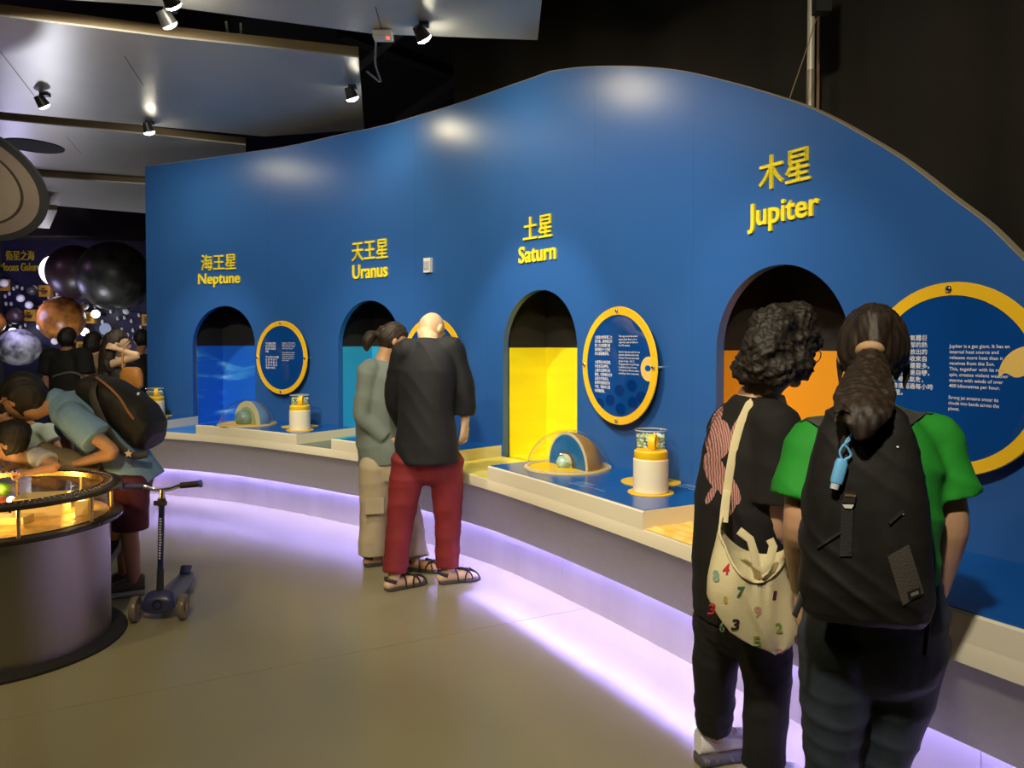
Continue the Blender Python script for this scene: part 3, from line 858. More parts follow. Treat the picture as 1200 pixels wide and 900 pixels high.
# lines of printed text on the Saturn block
def counter_text(body, px, py, w, h):
    a = at_z(px, py, ZB+.0036)
    s_ = min(np.linspace(0, WLEN, 900), key=lambda s: (wall_at(s)[0]-V(a.x, a.y, 0)).length)
    of = (V(a.x, a.y, 0)-wall_at(s_)[0]).length
    mb = MB(); text_map(mb, body, lambda u, v, q: WP(s_+w*(u-.5), ZB+.0036, of+h*(.5-v)))
    blk = [x for x in CT.children if x.name.startswith('counter_block')][4]
    mb.build('printed_text', mat('pale_blue_print', (.35, .5, .7), .4), blk, smooth=False)
counter_text('土星的內部\nInside Saturn\nrocky core, metallic hydrogen,\nliquid hydrogen', 692, 570, .30, .10)
counter_text('土星的密度\nSaturn has a low density and\ncan float on water', 815, 572, .26, .09)

# ---------------------------------------------------------------- round vitrine at the left
VC = V(-2.555, 3.793, 0); VR = .50
t = thing('round_vitrine', 'round steel display table with golden lit glass top at the left', 'display table', VC)
M_drum = mat('brushed_drum_steel', (.36, .335, .30), .36, 1.0, var=.08, vscale=5, stretch=(1, 1, .1))
M_rim = mat('dark_bronze_rim', (.035, .028, .022), .25, .3)
M_gold = mat('crumpled_gold_foil', (.78, .48, .12), .28, .65, var=.35, vscale=14, bump=.9, bscale=22)
MB().lathe(VC, [(.02, .0), (.575, .0), (.575, .012), (.565, .022), (.49, .025)], 64).build('toe_ring', M_black, t)
MB().lathe(VC, [(VR-.02, .02), (VR, .02), (VR, .60), (VR-.02, .60)], 72).build('drum', M_drum, t)
MB().lathe(VC, [(.40, .60), (.556, .60), (.562, .606), (.562, .618), (.556, .622), (.40, .622)], 72).build('flange', M_rim, t)
MB().lathe(VC, [(.001, .626), (.495, .626)], 48).build('gold_floor', M_gold, t)
MB().lathe(VC, [(.498, .622), (.498, .752)], 72).build('glass_wall', M_clear, t)
MB().lathe(VC, [(.001, .766), (.49, .766)], 72).build('glass_top', M_clear, t)
MB().lathe(VC, [(.47, .752), (.556, .752), (.562, .758), (.560, .772), (.548, .776), (.475, .776), (.47, .768), (.47, .752)], 72).build('top_ring', M_rim, t)
MB().lathe(VC, [(.462, .754), (.470, .754), (.470, .779), (.462, .779), (.462, .754)], 72).build('gold_trim', mat('gold_trim_metal', (.75, .50, .18), .25, 1), t)
mb = MB()
for k in range(120):
    a = 2*PI*k/120; mb.ball(VC+V(.505*math.cos(a), .505*math.sin(a), .779), .008, nu=6, nv=4)
tag(mb.build('stud_row', mat('brass_stud', (.6, .45, .3), .25, 1), t), kind='stuff')
for a in np.arange(0, 2*PI, 2*PI/9):
    q = VC+V(.507*math.cos(a-.12), .507*math.sin(a-.12), 0)
    MB().cyl(q+V(0, 0, .62), q+V(0, 0, .755), .009, n=10).build('post', mat('brass_post', (.75, .58, .3), .3, .8), t)
# lit rock model inside
def rotz(a, c): return Matrix.Translation(c) @ Matrix.Rotation(a, 4, 'Z')
M_block = mat('pale_gold_block', (.80, .58, .22), .5)
MB().box((-.15, -.10, .627), (.07, .08, .72), rotz(.3, VC+V(.20, .12, 0))).build('gold_block', M_block, t)
MB().box((-.03, -.06, .627), (.03, .06, .70), rotz(.3, VC+V(.38, .10, 0))).build('gold_block', M_block, t)
MB().box((-.30, -.06, .627), (.12, .04, .66), rotz(.1, VC+V(.10, -.1, 0))).build('gold_slab', M_block, t)
lp = at_z(13, 586, .69)
MB().ball(lp, .018, nu=12, nv=8).build('lamp_bulb', mat('warm_bulb', (1, .8, .4), .4, emis=(1, .62, .2), estr=60), t)
MB().cyl(V(lp.x, lp.y, .627), lp-V(0, 0, .015), .012, n=10).build('lamp_base', M_rim, t)
for k, a in enumerate((.6, 2.2, 3.9, 5.2)):
    l = point('lamp_light', V(VC.x+.36*math.cos(a), VC.y+.36*math.sin(a), .715), 2.2, (1, .66, .22), .02); l.parent = t; l.location = Vector(l.location)-VC
lf = thing('toy_frog', 'small green figure with red base inside the golden vitrine', 'figure', at_z(1, 580, .627))
fg = at_z(3, 573, .70); fg2 = at_z(0, 588, .655)
MB().ball(fg, .05, .04, .035, nu=16, nv=10).build('green_body', mat('leaf_green', (.08, .30, .02), .45), lf)
MB().ball(fg2, .06, .045, .028, nu=16, nv=10).build('red_base', mat('brick_red', (.45, .06, .03), .5), lf)

# ---------------------------------------------------------------- kick scooter
fr = at_z(188, 719, .03); fr.z = 0
t = thing('kick_scooter', 'navy three-wheeled kick scooter parked beside the round vitrine', 'scooter', fr)
bd = V(-.08, .5, 0).normalized(); sd = V(bd.y, -bd.x, 0)
M_navy = mat('navy_plastic', (.030, .034, .12), .35); M_grip = mat('black_rubber', (.012, .012, .014), .6)
M_wh = mat('smoky_wheel', (.16, .13, .09), .3); M_navy2 = mat('blue_grip_end', (.03, .06, .35), .4)
def SP(a, b, z): q = fr+sd*a+bd*b; return V(q.x, q.y, z)
# front wedge between the wheels
mb = MB()
mb.loft([(SP(0, -.055, .085), sd, V(0, 0, 1), .055, .030), (SP(0, -.045, .09), sd, V(0, 0, 1), .085, .045), (SP(0, -.01, .105), sd, V(0, 0, 1), .080, .060), (SP(0, .05, .10), sd, V(0, 0, 1), .055, .045), (SP(0, .12, .085), sd, V(0, 0, 1), .045, .02)], 24, 2.4)
mb.build('front_fork', M_navy, t)
MB().lathe(SP(0, -.057, .098), [(.018, -.004), (.026, -.004), (.026, .006), (.018, .006), (.018, -.004)], 24, (sd, V(0, 0, 1), -bd)).build('round_badge', M_grip, t)
mb = MB(); mb.loft([(SP(0, .06, .075), sd, V(0, 0, 1), .045, .012), (SP(0, .16, .065), sd, V(0, 0, 1), .065, .014), (SP(0, .38, .065), sd, V(0, 0, 1), .068, .014), (SP(0, .50, .07), sd, V(0, 0, 1), .055, .014), (SP(0, .55, .085), sd, V(0, 0, 1), .035, .012)], 20, 3.2)
mb.build('deck', mat('slate_deck', (.10, .11, .16), .5), t)
mb = MB(); mb.loft([(SP(0, .50, .10), sd, V(0, 0, 1), .030, .006), (SP(0, .545, .128), sd, V(0, 0, 1), .034, .008), (SP(0, .59, .118), sd, V(0, 0, 1), .026, .006)], 16, 3)
mb.build('rear_brake', M_navy, t)
def wheel(ctr, ax, r, w):
    w_ = thing_wheel = MB().lathe(ctr, [(r*.35, -w*.35), (r*.72, -w*.4), (r*.95, -w*.5), (r, -w*.25), (r, w*.25), (r*.95, w*.5), (r*.72, w*.4), (r*.35, w*.35), (r*.35, -w*.35)], 32, (bd, V(0, 0, 1), ax)).build('wheel', M_wh, t)
    MB().cyl(ctr-ax*w*.55, ctr+ax*w*.55, r*.36, n=18).build('wheel_hub', mat('brass_hub', (.35, .25, .12), .3, .6), w_)
wheel(SP(-.122, -.02, .068), sd, .068, .034); wheel(SP(.122, -.02, .068), sd, .068, .034); wheel(SP(0, .56, .045), sd, .045, .03)
MB().cyl(SP(-.12, -.02, .068), SP(.12, -.02, .068), .01, n=10).build('axle', M_chrome, t)
MB().cyl(SP(0, -.005, .12), SP(0, .01, .27), .020, .017, n=18).build('stem_sleeve', M_grip, t)
MB().cyl(SP(0, .008, .26), SP(0, .045, .62), .0155, n=18).build('stem', mat('navy_metal', (.012, .018, .07), .3, .3), t)
MB().cyl(SP(0, .043, .60), SP(0, .055, .69), .0135, n=16).build('upper_stem', M_chrome, t)
mb = MB(); mb.cyl(SP(0, .042, .605), SP(0, .046, .645), .021, n=16); mb.box((-.03, -.03, -.012), (.035, -.012, .012), Matrix.Translation(SP(0, .045, .625)))
mb.build('clamp', M_grip, t)
mb = MB(); mb.tube([SP(-.20, .05, .718), SP(-.10, .055, .712), SP(-.045, .055, .695), SP(0, .055, .690), SP(.045, .055, .695), SP(.10, .055, .712), SP(.20, .05, .722)], .0105, 10)
mb.build('handlebar', M_chrome, t)
for sgn in (-1, 1):
    g_ = MB().cyl(SP(sgn*.095, .055, .711), SP(sgn*.20, .05, .72), .0165, .0175, n=16).build('grip', M_grip if sgn > 0 else M_navy, t)
    MB().cyl(SP(sgn*.195, .05, .719), SP(sgn*.207, .05, .721), .021, n=16).build('grip_end', M_navy2, g_)
mb = MB()
for k in range(16):
    z = .33+k*.014; b_ = .008+.037*(z-.26)/.36
    q = SP(0, b_-.0158, z); mb.box((-.006, -.0008, -.004), (.006+random.uniform(-.003, .002), .0008, .003), Matrix.Translation(q))
tag(mb.build('stem_print', M_print, t, smooth=False), kind='stuff')

# ---------------------------------------------------------------- moon gallery on the far wall
YW = 13.6
def gal(px, py, d=0): return at_y(px, py, YW-d)
mm = YW/FPX
M_io = mat('orange_moon_skin', (.55, .20, .03), .35, vscale=7, bump=.2, bscale=9, col2=(.16, .06, .015))
M_dkm = mat('charcoal_moon_skin', (.055, .055, .045), .35, vscale=5, bump=.5, bscale=9, col2=(.012, .012, .011))
M_red = mat('maroon_moon_skin', (.05, .025, .028), .35, vscale=2.0, bump=.3, bscale=6, col2=(.02, .012, .014))
M_grm = mat('mottled_grey_moon_skin', (.50, .50, .52), .4, vscale=6, bump=.3, bscale=9, col2=(.05, .05, .06))
M_whm = mat('white_moon_skin', (.75, .74, .72), .5, var=.1, vscale=6)
def moon(px, py, rpx, m, lb, d=.5, grp=None, rz=1.0):
    Y = YW-d; c = at_y(px, py, Y); r = rpx*Y/FPX
    t = thing('moon_model', lb, 'moon model', c, grp)
    MB().ball(c, r, r, r*rz, nu=40, nv=24).build('globe', m, t)
    MB().cyl((c.x, c.y+r*.9, c.z), (c.x, YW, c.z), r*.12, n=12).build('wall_mount', M_ctrack, t)
moon(133, 323.5, 40, M_dkm, 'largest charcoal moon globe, nearest the blue wall on the far wall', 1.0)
moon(88, 319, 31, M_red, 'large dark maroon moon globe behind the charcoal one', .7, rz=1.02)
moon(72, 374, 25.5, M_io, 'orange mottled moon globe above the man in black', .7, rz=1.05)
moon(22, 407, 23.5, M_grm, 'grey cratered moon globe at lower left of the gallery', .8, rz=.92)
moon(-9, 378, 14, M_io, 'orange moon globe cut by the left edge of the photo', .6)
moon(18, 370, 9.5, M_red, 'small brown moon globe left of the orange one', .5)
moon(38, 340, 6, M_dkm, 'small black moon globe left of the yellow label plate', .5)
moon(4.5, 331.5, 5, M_whm, 'small white moon under the gallery title', .4)
moon(24, 349.5, 4.5, M_whm, 'small white moon between the title and the brown moon', .4)
moon(34, 357.5, 4.5, M_whm, 'small white moon just above the left yellow plate', .4)
moon(99, 358.5, 4.5, M_whm, 'small white moon below the maroon globe', .4)
moon(148, 364.5, 4, M_whm, 'small pale moon under the largest charcoal globe', .4)
moon(160, 396, 4.2, M_whm, 'small pale moon beside the raised elbow', .4)
moon(47, 383, 4, M_whm, 'small white moon at the left rim of the orange globe', .9)
moon(64, 400, 4, M_whm, 'small white moon at the foot of the orange globe', .9)
# bright lit globe, its brightness put in as a glowing disc
c = gal(64, 317, .25); t = thing('crescent_disc', 'glowing white round disc half hidden behind the maroon moon', 'lamp', c)
MB().disc(c, 17*mm, V(0, -1, 0), V(1, 0, 0), 40, .03).build('glowing_face', mat('white_glow', (1, .95, 1), .4, emis=(1, .95, 1), estr=2.2), t)
MB().cyl(c, (c.x, YW, c.z), .08, n=12).build('wall_mount', M_ctrack, t)
c = gal(124, 385.5, .3); t = thing('round_plaque', 'small pale blue round plaque between the heads in the gallery', 'plaque', c)
MB().disc(c, 6.8*mm, V(0, -1, 0), V(1, 0, 0), 28, .02).build('face', mat('pale_blue_face', (.5, .62, .85), .4), t)
MB().cyl(c, (c.x, YW, c.z), .02, n=8).build('wall_mount', M_ctrack, t)
for px, py, lb in ((15, 389, 'bright gallery lamp above the grey moon'), (112, 368, 'bright gallery lamp right of the orange moon'), (99, 389, 'bright gallery lamp at the lower right rim of the orange moon'), (148, 430, 'bright gallery lamp below the raised arm')):
    c = gal(px, py, .3); t = thing('gallery_lamp', lb, 'lamp', c)
    MB().ball(c, 4.6*mm, nu=16, nv=10).build('bulb', mat('white_bulb', (1, 1, 1), .4, emis=(.9, .95, 1), estr=7), t)
    MB().cyl(c, (c.x, YW, c.z), .03, n=10).build('wall_mount', M_ctrack, t)
M_plate = mat('ochre_plate', (.55, .28, .03), .5); M_ptxt = mat('dark_print', (.12, .06, .01), .6)
for px, py, lb in ((52.5, 341, 'ochre label plate above the orange moon'), (35.3, 369.5, 'ochre label plate left of the orange moon'), (104, 372.3, 'ochre label plate right of the orange moon'), (2, 334, 'ochre label plate at the left edge under the title'), (96.5, 407, 'yellow label plate beside the shoulder of the man in black'), (173, 375, 'ochre label plate at the edge of the blue wall')):
    c = gal(px, py, .08); t = thing('label_plate', lb, 'label plate', c)
    w = 6.6*mm
    MB().box((c.x-w, c.y-.01, c.z-w), (c.x+w, YW, c.z+w)).build('plate', M_plate, t)
    for k, (a, b) in enumerate(((-.6, .1), (-.6, .5), (-.5, .35))):
        MB().box((c.x+a*w, c.y-.013, c.z+w*(.4-.4*k)-.015), (c.x+b*w, c.y-.0095, c.z+w*(.4-.4*k)+.015)).build('print_line', M_ptxt, t)
# tiny white moons scattered on the wall
drops = [(16, 338), (11, 344), (20, 336), (26, 338), (7, 356), (13, 356), (65, 338), (67, 345), (73, 343), (47, 360), (52, 355), (43, 369), (9, 371), (12, 380), (44, 377), (130, 365), (138, 373), (146, 372), (154, 376), (163, 369), (156, 387), (143, 386), (165, 383), (111, 359), (118, 352), (141, 350), (150, 392), (135, 392), (30, 381), (24, 383), (57, 348), (168, 392), (120, 377), (6, 347), (128, 355)]
me = None
for k, (px, py) in enumerate(drops):
    c = gal(px, py, .03)
    if me is None:
        o = MB().ball(c, .024, .03, .038, nu=10, nv=6).build('small_moon', M_whm, origin=c); me = o.data
    else:
        o = bpy.data.objects.new('small_moon', me); COL.objects.link(o); o.location = c
    tag(o, 'tiny white moon pebble fixed on the dark gallery wall', 'moon model', 'tiny white moons on the gallery wall')
t = thing('gallery_sign', 'dim yellow letters reading Moons Galore above the far moon wall', 'sign', gal(24, 318))
M_dimy = mat('dull_yellow_letter', (.50, .36, .02), .5)
def gtext(body, x0, y0, x1, y1, nm, off=.012):
    a, b = gal(x0, y1, .02), gal(x1, y0, .02)
    mb = MB(); text_map(mb, body, lambda u, v, w: V(a.x+(b.x-a.x)*u, a.y+w*.01, a.z+(b.z-a.z)*v), off=off, extr=.03)
    mb.build(nm, M_dimy, t, smooth=False)
gtext('衛星之海', 7, 293.5, 40, 305, 'chinese_letters', 0); gtext('Moons Galore', 0, 308, 47, 317.5, 'english_letters')
# hanging Saturn model at the left edge
c = at_y(-52, 212, 6.5); t = thing('hanging_planet', 'tan ringed planet model hanging from the ceiling at the left edge', 'planet model', c)
ax_u = V(.96, .18, -.08).normalized(); nrm = V(.10, -.62, -.78).normalized(); ax_v = nrm.cross(ax_u).normalized(); ax_u = ax_v.cross(nrm).normalized()
def ringm(r0, r1, th, m, nm): MB().lathe(c, [(r0, -th), (r1, -th), (r1, th), (r0, th), (r0, -th)], 80, (ax_u, ax_v, nrm)).build(nm, m, t)
M_tan = mat('tan_ring', (.66, .54, .38), .45, var=.06, vscale=3)
ringm(.62, .69, .012, mat('grey_ring_edge', (.10, .10, .095), .5), 'outer_ring'); ringm(.50, .62, .010, M_tan, 'middle_ring'); ringm(.475, .50, .008, mat('brown_ring', (.15, .11, .08), .5), 'gap_ring'); ringm(.32, .475, .010, mat('cream_ring', (.80, .68, .46), .45), 'inner_ring')
MB().ball(c, .31, nu=40, nv=24).build('globe', M_tan, t)
MB().tube([c+V(0, 0, .3), V(c.x, c.y, 3.5)], .004, 6).build('suspension_wire', M_ctrack, t)

# ---------------------------------------------------------------- figures
UP = V(0, 0, 1)
def evalmesh(me, mods):
    o = bpy.data.objects.new('tmp', me); COL.objects.link(o)
    for kind, kw in mods:
        md = o.modifiers.new(kind, kind)
        for k, v in kw.items(): setattr(md, k, v)
    dg = bpy.context.evaluated_depsgraph_get(); dg.update()
    r = bpy.data.meshes.new_from_object(o.evaluated_get(dg))
    bpy.data.objects.remove(o); bpy.data.meshes.remove(me)
    return r
def getv(me):
    a = np.empty(len(me.vertices)*3); me.vertices.foreach_get('co', a); return a.reshape(-1, 3)
def getn(me):
    a = np.empty(len(me.vertices)*3, dtype=np.float32); me.vertex_normals.foreach_get('vector', a); return a.reshape(-1, 3)
def fuse(mb, name, m, parent, vox=.008, it=4, disp=None, dec=None):
    """one continuous skin grown round the closed shapes in mb"""
    import bmesh
    me = mb.mesh(name); bm = bmesh.new(); bm.from_mesh(me); bmesh.ops.recalc_face_normals(bm, faces=bm.faces); bm.to_mesh(me); bm.free()
    mods = [('REMESH', dict(mode='VOXEL', voxel_size=vox)), ('SMOOTH', dict(factor=.5, iterations=it))]
    me = evalmesh(me, mods)
    P = getv(me)
    if disp is not None:
        P = P+getn(me)*disp(P)[:, None]
    P = P-np.array(WL[parent.name])
    me.vertices.foreach_set('co', P.ravel().astype(np.float32)); me.name = name
    me.materials.clear(); me.materials.append(m)
    me.polygons.foreach_set('use_smooth', [True]*len(me.polygons)); me.update()
    o = bpy.data.objects.new(name, me); COL.objects.link(o); o.parent = parent; WL[o.name] = WL[parent.name].copy()
    return o
def folds(amp=.006, f=14, d=(0, 0, 1), seed=0, warp=1.6):
    d = np.array(d, float); d /= np.linalg.norm(d)
    r = np.random.default_rng(seed); k1, k2, k3 = r.normal(size=(3, 3))*f*.38; ph = r.uniform(0, 6, 6)
    def fn(P):
        w = np.sin(P@k1+ph[0])+.7*np.sin(P@k2*1.7+ph[1])
        a = np.sin(P@d*f*2.0+warp*w+ph[2]); b = np.sin(P@(d*f*.9+k3)+1.2*w+ph[3])
        ridge = (1-np.abs(a))**1.5*.9+(1-np.abs(b))**2*.7
        mask = .35+.65*np.clip(.5+.6*np.sin(P@k2*.5+ph[4])*np.sin(P@k1*.45+ph[5]), 0, 1)
        return amp*(ridge-.55)*mask
    return fn
def strands(amp, f, ax, seed=1):
    """fine grooves that run along ax"""
    ax = np.array(ax, float); ax /= np.linalg.norm(ax); r = np.random.default_rng(seed)
    K = r.normal(size=(6, 3)); K -= (K@ax)[:, None]*ax; K /= np.linalg.norm(K, axis=1)[:, None]
    fr = f*r.uniform(.5, 1.6, 6); ph = r.uniform(0, 6, 6)
    def fn(P):
        s = 0
        w = .5*np.sin(P@(ax*14)+ph[0])
        for i in range(6): s = s+np.sin(P@(K[i]*fr[i])+ph[i]+w)
        return amp*s/3
    return fn
def curls(amp, f, seed=2):
    r = np.random.default_rng(seed); K = r.normal(size=(8, 3)); K /= np.linalg.norm(K, axis=1)[:, None]; K *= f*r.uniform(.5, 1.7, (8, 1)); ph = r.uniform(0, 6, 8)
    def fn(P):
        w = .02*np.stack([np.sin(P@K[i]*.6+ph[i]) for i in range(3)], 1)
        Q = P+w; s = 0
        for i in range(8): s = s+np.abs(np.sin(Q@K[i]+ph[i]))/(1+.25*i)
        return amp*(1.9-s)
    return fn

M_skin = mat('skin', (.52, .30, .17), .5, var=.06, vscale=9)
M_skin2 = mat('tan_skin', (.40, .21, .11), .5, var=.06, vscale=9)
M_skin3 = mat('pale_skin', (.62, .42, .25), .45, var=.05, vscale=9)
M_hair = mat('black_hair', (.010, .008, .006), .65, var=.4, vscale=30, stretch=(1, 1, .2))
M_hairb = mat('dark_brown_hair', (.024, .014, .007), .6, var=.6, vscale=70, stretch=(1, 1, .15))
M_eye = mat('eye_dark', (.02, .012, .01), .1); M_lip = mat('lip', (.38, .13, .10), .45)

def axes(fwd, up):
    f = Vector(fwd).normalized(); r = f.cross(Vector(up)).normalized(); u = r.cross(f).normalized()
    return r, f, u
def head(mb, c, fwd, up, k=1.0):
    r, f, u = axes(fwd, up)
    def fn(d):
        x, y, z = d
        if z < 0:
            q = -z; x *= 1-.30*q**1.3
            if y < 0: y *= 1-.50*q
            else: y *= 1-.06*q
        if y > 0 and z > .1: y *= 1-.10*z
        return V(x, y, z)
    mb.ball(c, .076*k, .096*k, .115*k, (r, f, u), 24, 16, fn)
    L = lambda x, y, z: Vector(c)+r*x*k+f*y*k+u*z*k
    mb.limb([(L(0, .088, .022), .007*k), (L(0, .103, -.005), .009*k), (L(0, .112, -.026), .0125*k)], 10)
    mb.limb([(L(-.022, .086, -.058), .009*k), (L(0, .095, -.058), .011*k), (L(.022, .086, -.058), .009*k)], 8)
    mb.ball(L(0, .082, -.095), .024*k, .02*k, .018*k, (r, f, u), 10, 6)
    mb.limb([(L(-.05, .074, .032), .009*k), (L(0, .090, .030), .009*k), (L(.05, .074, .032), .009*k)], 8)
    for sx in (-1, 1):
        mb.ball(L(sx*.079, -.008, -.008), .010*k, .019*k, .031*k, (r, f, u), 12, 8)
    return L
def face_bits(L, parent, k=1.0):
    for sx in (-1, 1):
        MB().ball(L(sx*.031, .085, .010), .011*k, nu=12, nv=8).build('eye', M_eye, parent)
        MB().limb([(L(sx*.015, .095, .034), .0035*k), (L(sx*.035, .091, .038), .004*k), (L(sx*.052, .078, .032), .003*k)], 6).build('eyebrow', M_hair, parent)
    MB().limb([(L(-.021, .093, -.058), .0035*k), (L(0, .1045, -.057), .005*k), (L(.021, .093, -.058), .0035*k)], 8).build('mouth', M_lip, parent)
def hand(mb, w, d, pn, thumb, curl=.5, k=1.0):
    """w wrist, d finger direction, pn palm normal, thumb +1/-1 along d x pn"""
    d = Vector(d).normalized(); pn = Vector(pn); pn = (pn-d*pn.dot(d)).normalized(); sd = d.cross(pn)*thumb
    w = Vector(w)
    mb.loft([(w-d*.01*k, sd, pn, .026*k, .020*k), (w+d*.02*k, sd, pn, .031*k, .017*k), (w+d*.055*k, sd, pn, .040*k, .015*k), (w+d*.085*k, sd, pn, .041*k, .013*k)], 14, 2.6)
    for i, (o_, ln) in enumerate(((.033, .070), (.0112, .079), (-.0112, .074), (-.033, .058))):
        p = w+d*.080*k+sd*o_*k; pts = [(p-d*.02*k, .0088*k)]; a = curl*(.35+.08*i); sp = sd*(o_*2.2)
        for sgm, (fr_, rr) in enumerate(((.45, .0086), (.32, .0078), (.25, .0068))):
            q = (d*math.cos(a)+pn*math.sin(a)+sp).normalized(); p = p+q*ln*fr_*k; pts.append((p, rr*k)); a += curl*.75
        mb.limb(pts, 10)
    p = w+d*.022*k+sd*.028*k
    q1 = (d*.62+sd*.72+pn*.35).normalized(); q2 = (d*.85+sd*.35+pn*.45).normalized()
    mb.limb([(p-sd*.014*k, .013*k), (p+q1*.034*k, .0115*k), (p+q1*.034*k+q2*.028*k, .0098*k), (p+q1*.034*k+q2*.052*k, .008*k)], 10)

def skeleton(base, fwd, h):
    b = Vector(base); f = Vector(fwd).normalized(); r = f.cross(UP).normalized()
    J = dict(base=b, f=f, r=r, h=h)
    for s_, n in ((-1, 'l'), (1, 'r')):
        J['hip_'+n] = b+r*s_*.052*h+UP*.50*h; J['knee_'+n] = b+r*s_*.055*h+UP*.275*h+f*.01*h; J['ank_'+n] = b+r*s_*.06*h+UP*.045*h-f*.01*h
        J['foot_'+n] = f+r*s_*.15
        J['sh_'+n] = b+r*s_*.105*h+UP*.815*h; J['el_'+n] = b+r*s_*.13*h+UP*.625*h-f*.01*h; J['wr_'+n] = b+r*s_*.135*h+UP*.48*h+f*.04*h
    J['pel'] = b+UP*.525*h; J['waist'] = b+UP*.62*h; J['chest'] = b+UP*.735*h; J['neck'] = b+UP*.845*h
    J['head'] = b+UP*.93*h+f*.015*h; J['hf'] = f; J['hu'] = UP
    return J
def foot(mb, a, d, k):
    d = Vector(d); d.z = 0; d.normalize()
    z = max(.03, a.z*.3)
    g = V(a.x, a.y, 0)
    mb.limb([(g-d*.035*k+UP*.038, .030*k), (g+d*.04*k+UP*.042, .034*k), (g+d*.12*k+UP*.030, .034*k), (g+d*.165*k+UP*.022, .024*k)], 12)
    mb.limb([(a, .034*k), (g+UP*.045-d*.01*k, .034*k)], 12)
def body(J, root, m, k=1.0, vox=.007, hands=True, hk=1.0, handspec=None, ak=1.0):
    mb = MB(); f = J['f']
    mb.limb([(J['pel']-(J['waist']-J['pel'])*.3, (.12*k, .085*k)), (J['waist'], (.105*k, .075*k)), (J['chest'], (.13*k, .085*k)), (J['chest'].lerp(J['neck'], .6), (.11*k, .065*k)), (J['neck'], (.06*k, .055*k))], 20, ref=f)
    nb = J['head']-J['hu']*.07*hk-J['hf']*.018*hk
    mb.limb([(J['neck']-(J['neck']-J['chest'])*.15, .060*k), (J['neck'].lerp(nb, .5), .050*hk), (nb, .052*hk), (J['head']-J['hf']*.01, .055*hk)], 14)
    L = head(mb, J['head'], J['hf'], J['hu'], hk)
    for n in 'lr':
        mb.limb([(J['sh_'+n], .044*k), (J['sh_'+n].lerp(J['el_'+n], .5), .043*k*ak), (J['el_'+n], .036*k*ak), (J['el_'+n].lerp(J['wr_'+n], .35), .036*k*ak), (J['wr_'+n], .025*k)], 14)
        mb.limb([(J['chest'].lerp(J['neck'], .6), .05*k), (J['sh_'+n], .045*k)], 12)
        mb.limb([(J['hip_'+n], .075*k), (J['hip_'+n].lerp(J['knee_'+n], .5), .066*k), (J['knee_'+n], .052*k), (J['knee_'+n].lerp(J['ank_'+n], .3), .052*k), (J['ank_'+n], .034*k)], 14)
        foot(mb, J['ank_'+n], J['foot_'+n], k*J.get('fs', 1))
        if hands:
            if handspec and n in handspec: hd, pn, th, cu = handspec[n]
            else:
                hd = (J['wr_'+n]-J['el_'+n]).normalized(); pn = J['r']*(-1 if n == 'r' else 1); cu = .6
                th = None
            if th is None:
                sd = Vector(hd).cross(Vector(pn)); th = 1 if sd.dot(J['f']) > 0 else -1
            hand(mb, J['wr_'+n]+Vector(hd).normalized()*.012*k, hd, pn, th, cu, k*.98)
    o = fuse(mb, 'body', m, root, vox, 3)
    return L
def lerp3(J, n, t):        # along the arm, 0 shoulder .. 1 elbow .. 2 wrist
    return J['sh_'+n].lerp(J['el_'+n], t) if t <= 1 else J['el_'+n].lerp(J['wr_'+n], t-1)
def leg3(J, n, t):
    return J['hip_'+n].lerp(J['knee_'+n], t) if t <= 1 else J['knee_'+n].lerp(J['ank_'+n], t-1)
def shirt(J, root, name, m, k=1.0, hem=.5, sleeve=.6, rs=(.075, .085), tor=None, vox=.009, disp=None, hemr=None, neckr=.066):
    mb = MB(); f = J['f']; ax = J['pel']-J['waist']
    t = tor or [(.165, .125), (.155, .118), (.168, .122), (.150, .095)]
    pts = [(J['pel']+ax*hem, hemr or t[0]), (J['pel'], t[0]), (J['waist'], t[1]), (J['chest'], t[2]), (J['chest'].lerp(J['neck'], .62), t[3]), (J['neck']+(J['neck']-J['chest'])*.02, (neckr, neckr*.9))]
    mb.limb([(p, (a*k, b*k)) for p, (a, b) in pts], 28, ref=f, round_ends=False)
    for n in 'lr':
        sl = sleeve[n] if isinstance(sleeve, dict) else sleeve
        q = [J['sh_'+n].lerp(J['chest'].lerp(J['neck'], .5), .45)]+[lerp3(J, n, x) for x in np.linspace(0, sl, 5 if sl > 1 else 4)]
        rr = np.linspace(rs[0], rs[1], len(q)-1)
        mb.limb([(q[0], rs[0]*.95*k)]+[(p, r_*k) for p, r_ in zip(q[1:], rr)], 20, round_ends=False)
        mb.limb([(J['neck'].lerp(J['chest'], .16), .050*k), (J['sh_'+n]+UP*.002, rs[0]*.82*k)], 14)
    return fuse(mb, name, m, root, vox, 5, disp)
def trousers(J, root, name, m, k=1.0, end=1.97, r=(.098, .080, .066, .066), top=.35, pelr=(.165, .122), vox=.009, disp=None):
    mb = MB(); f = J['f']
    mb.limb([(J['pel']+(J['waist']-J['pel'])*top, (pelr[0]*.93*k, pelr[1]*.95*k)), (J['pel'], (pelr[0]*k, pelr[1]*k)), (J['hip_l'].lerp(J['hip_r'], .5)-UP*.04, (pelr[0]*.97*k, pelr[1]*.9*k))], 24, ref=f)
    for n in 'lr':
        ts = [-.16, 0, .35, .7, 1.0, 1.35, 1.7, 2.0]; ts = [x for x in ts if x < end-.05]+[end]
        pr = lambda x: np.interp(x, [0, .6, 1.0, 2.0], r)
        mb.limb([(leg3(J, n, x) if x >= 0 else J['hip_'+n].lerp(J['knee_'+n], x), float(pr(x))*k*(1 if x >= 0 else .72)) for x in ts], 20, round_ends=False)
    return fuse(mb, name, m, root, vox, 5, disp)
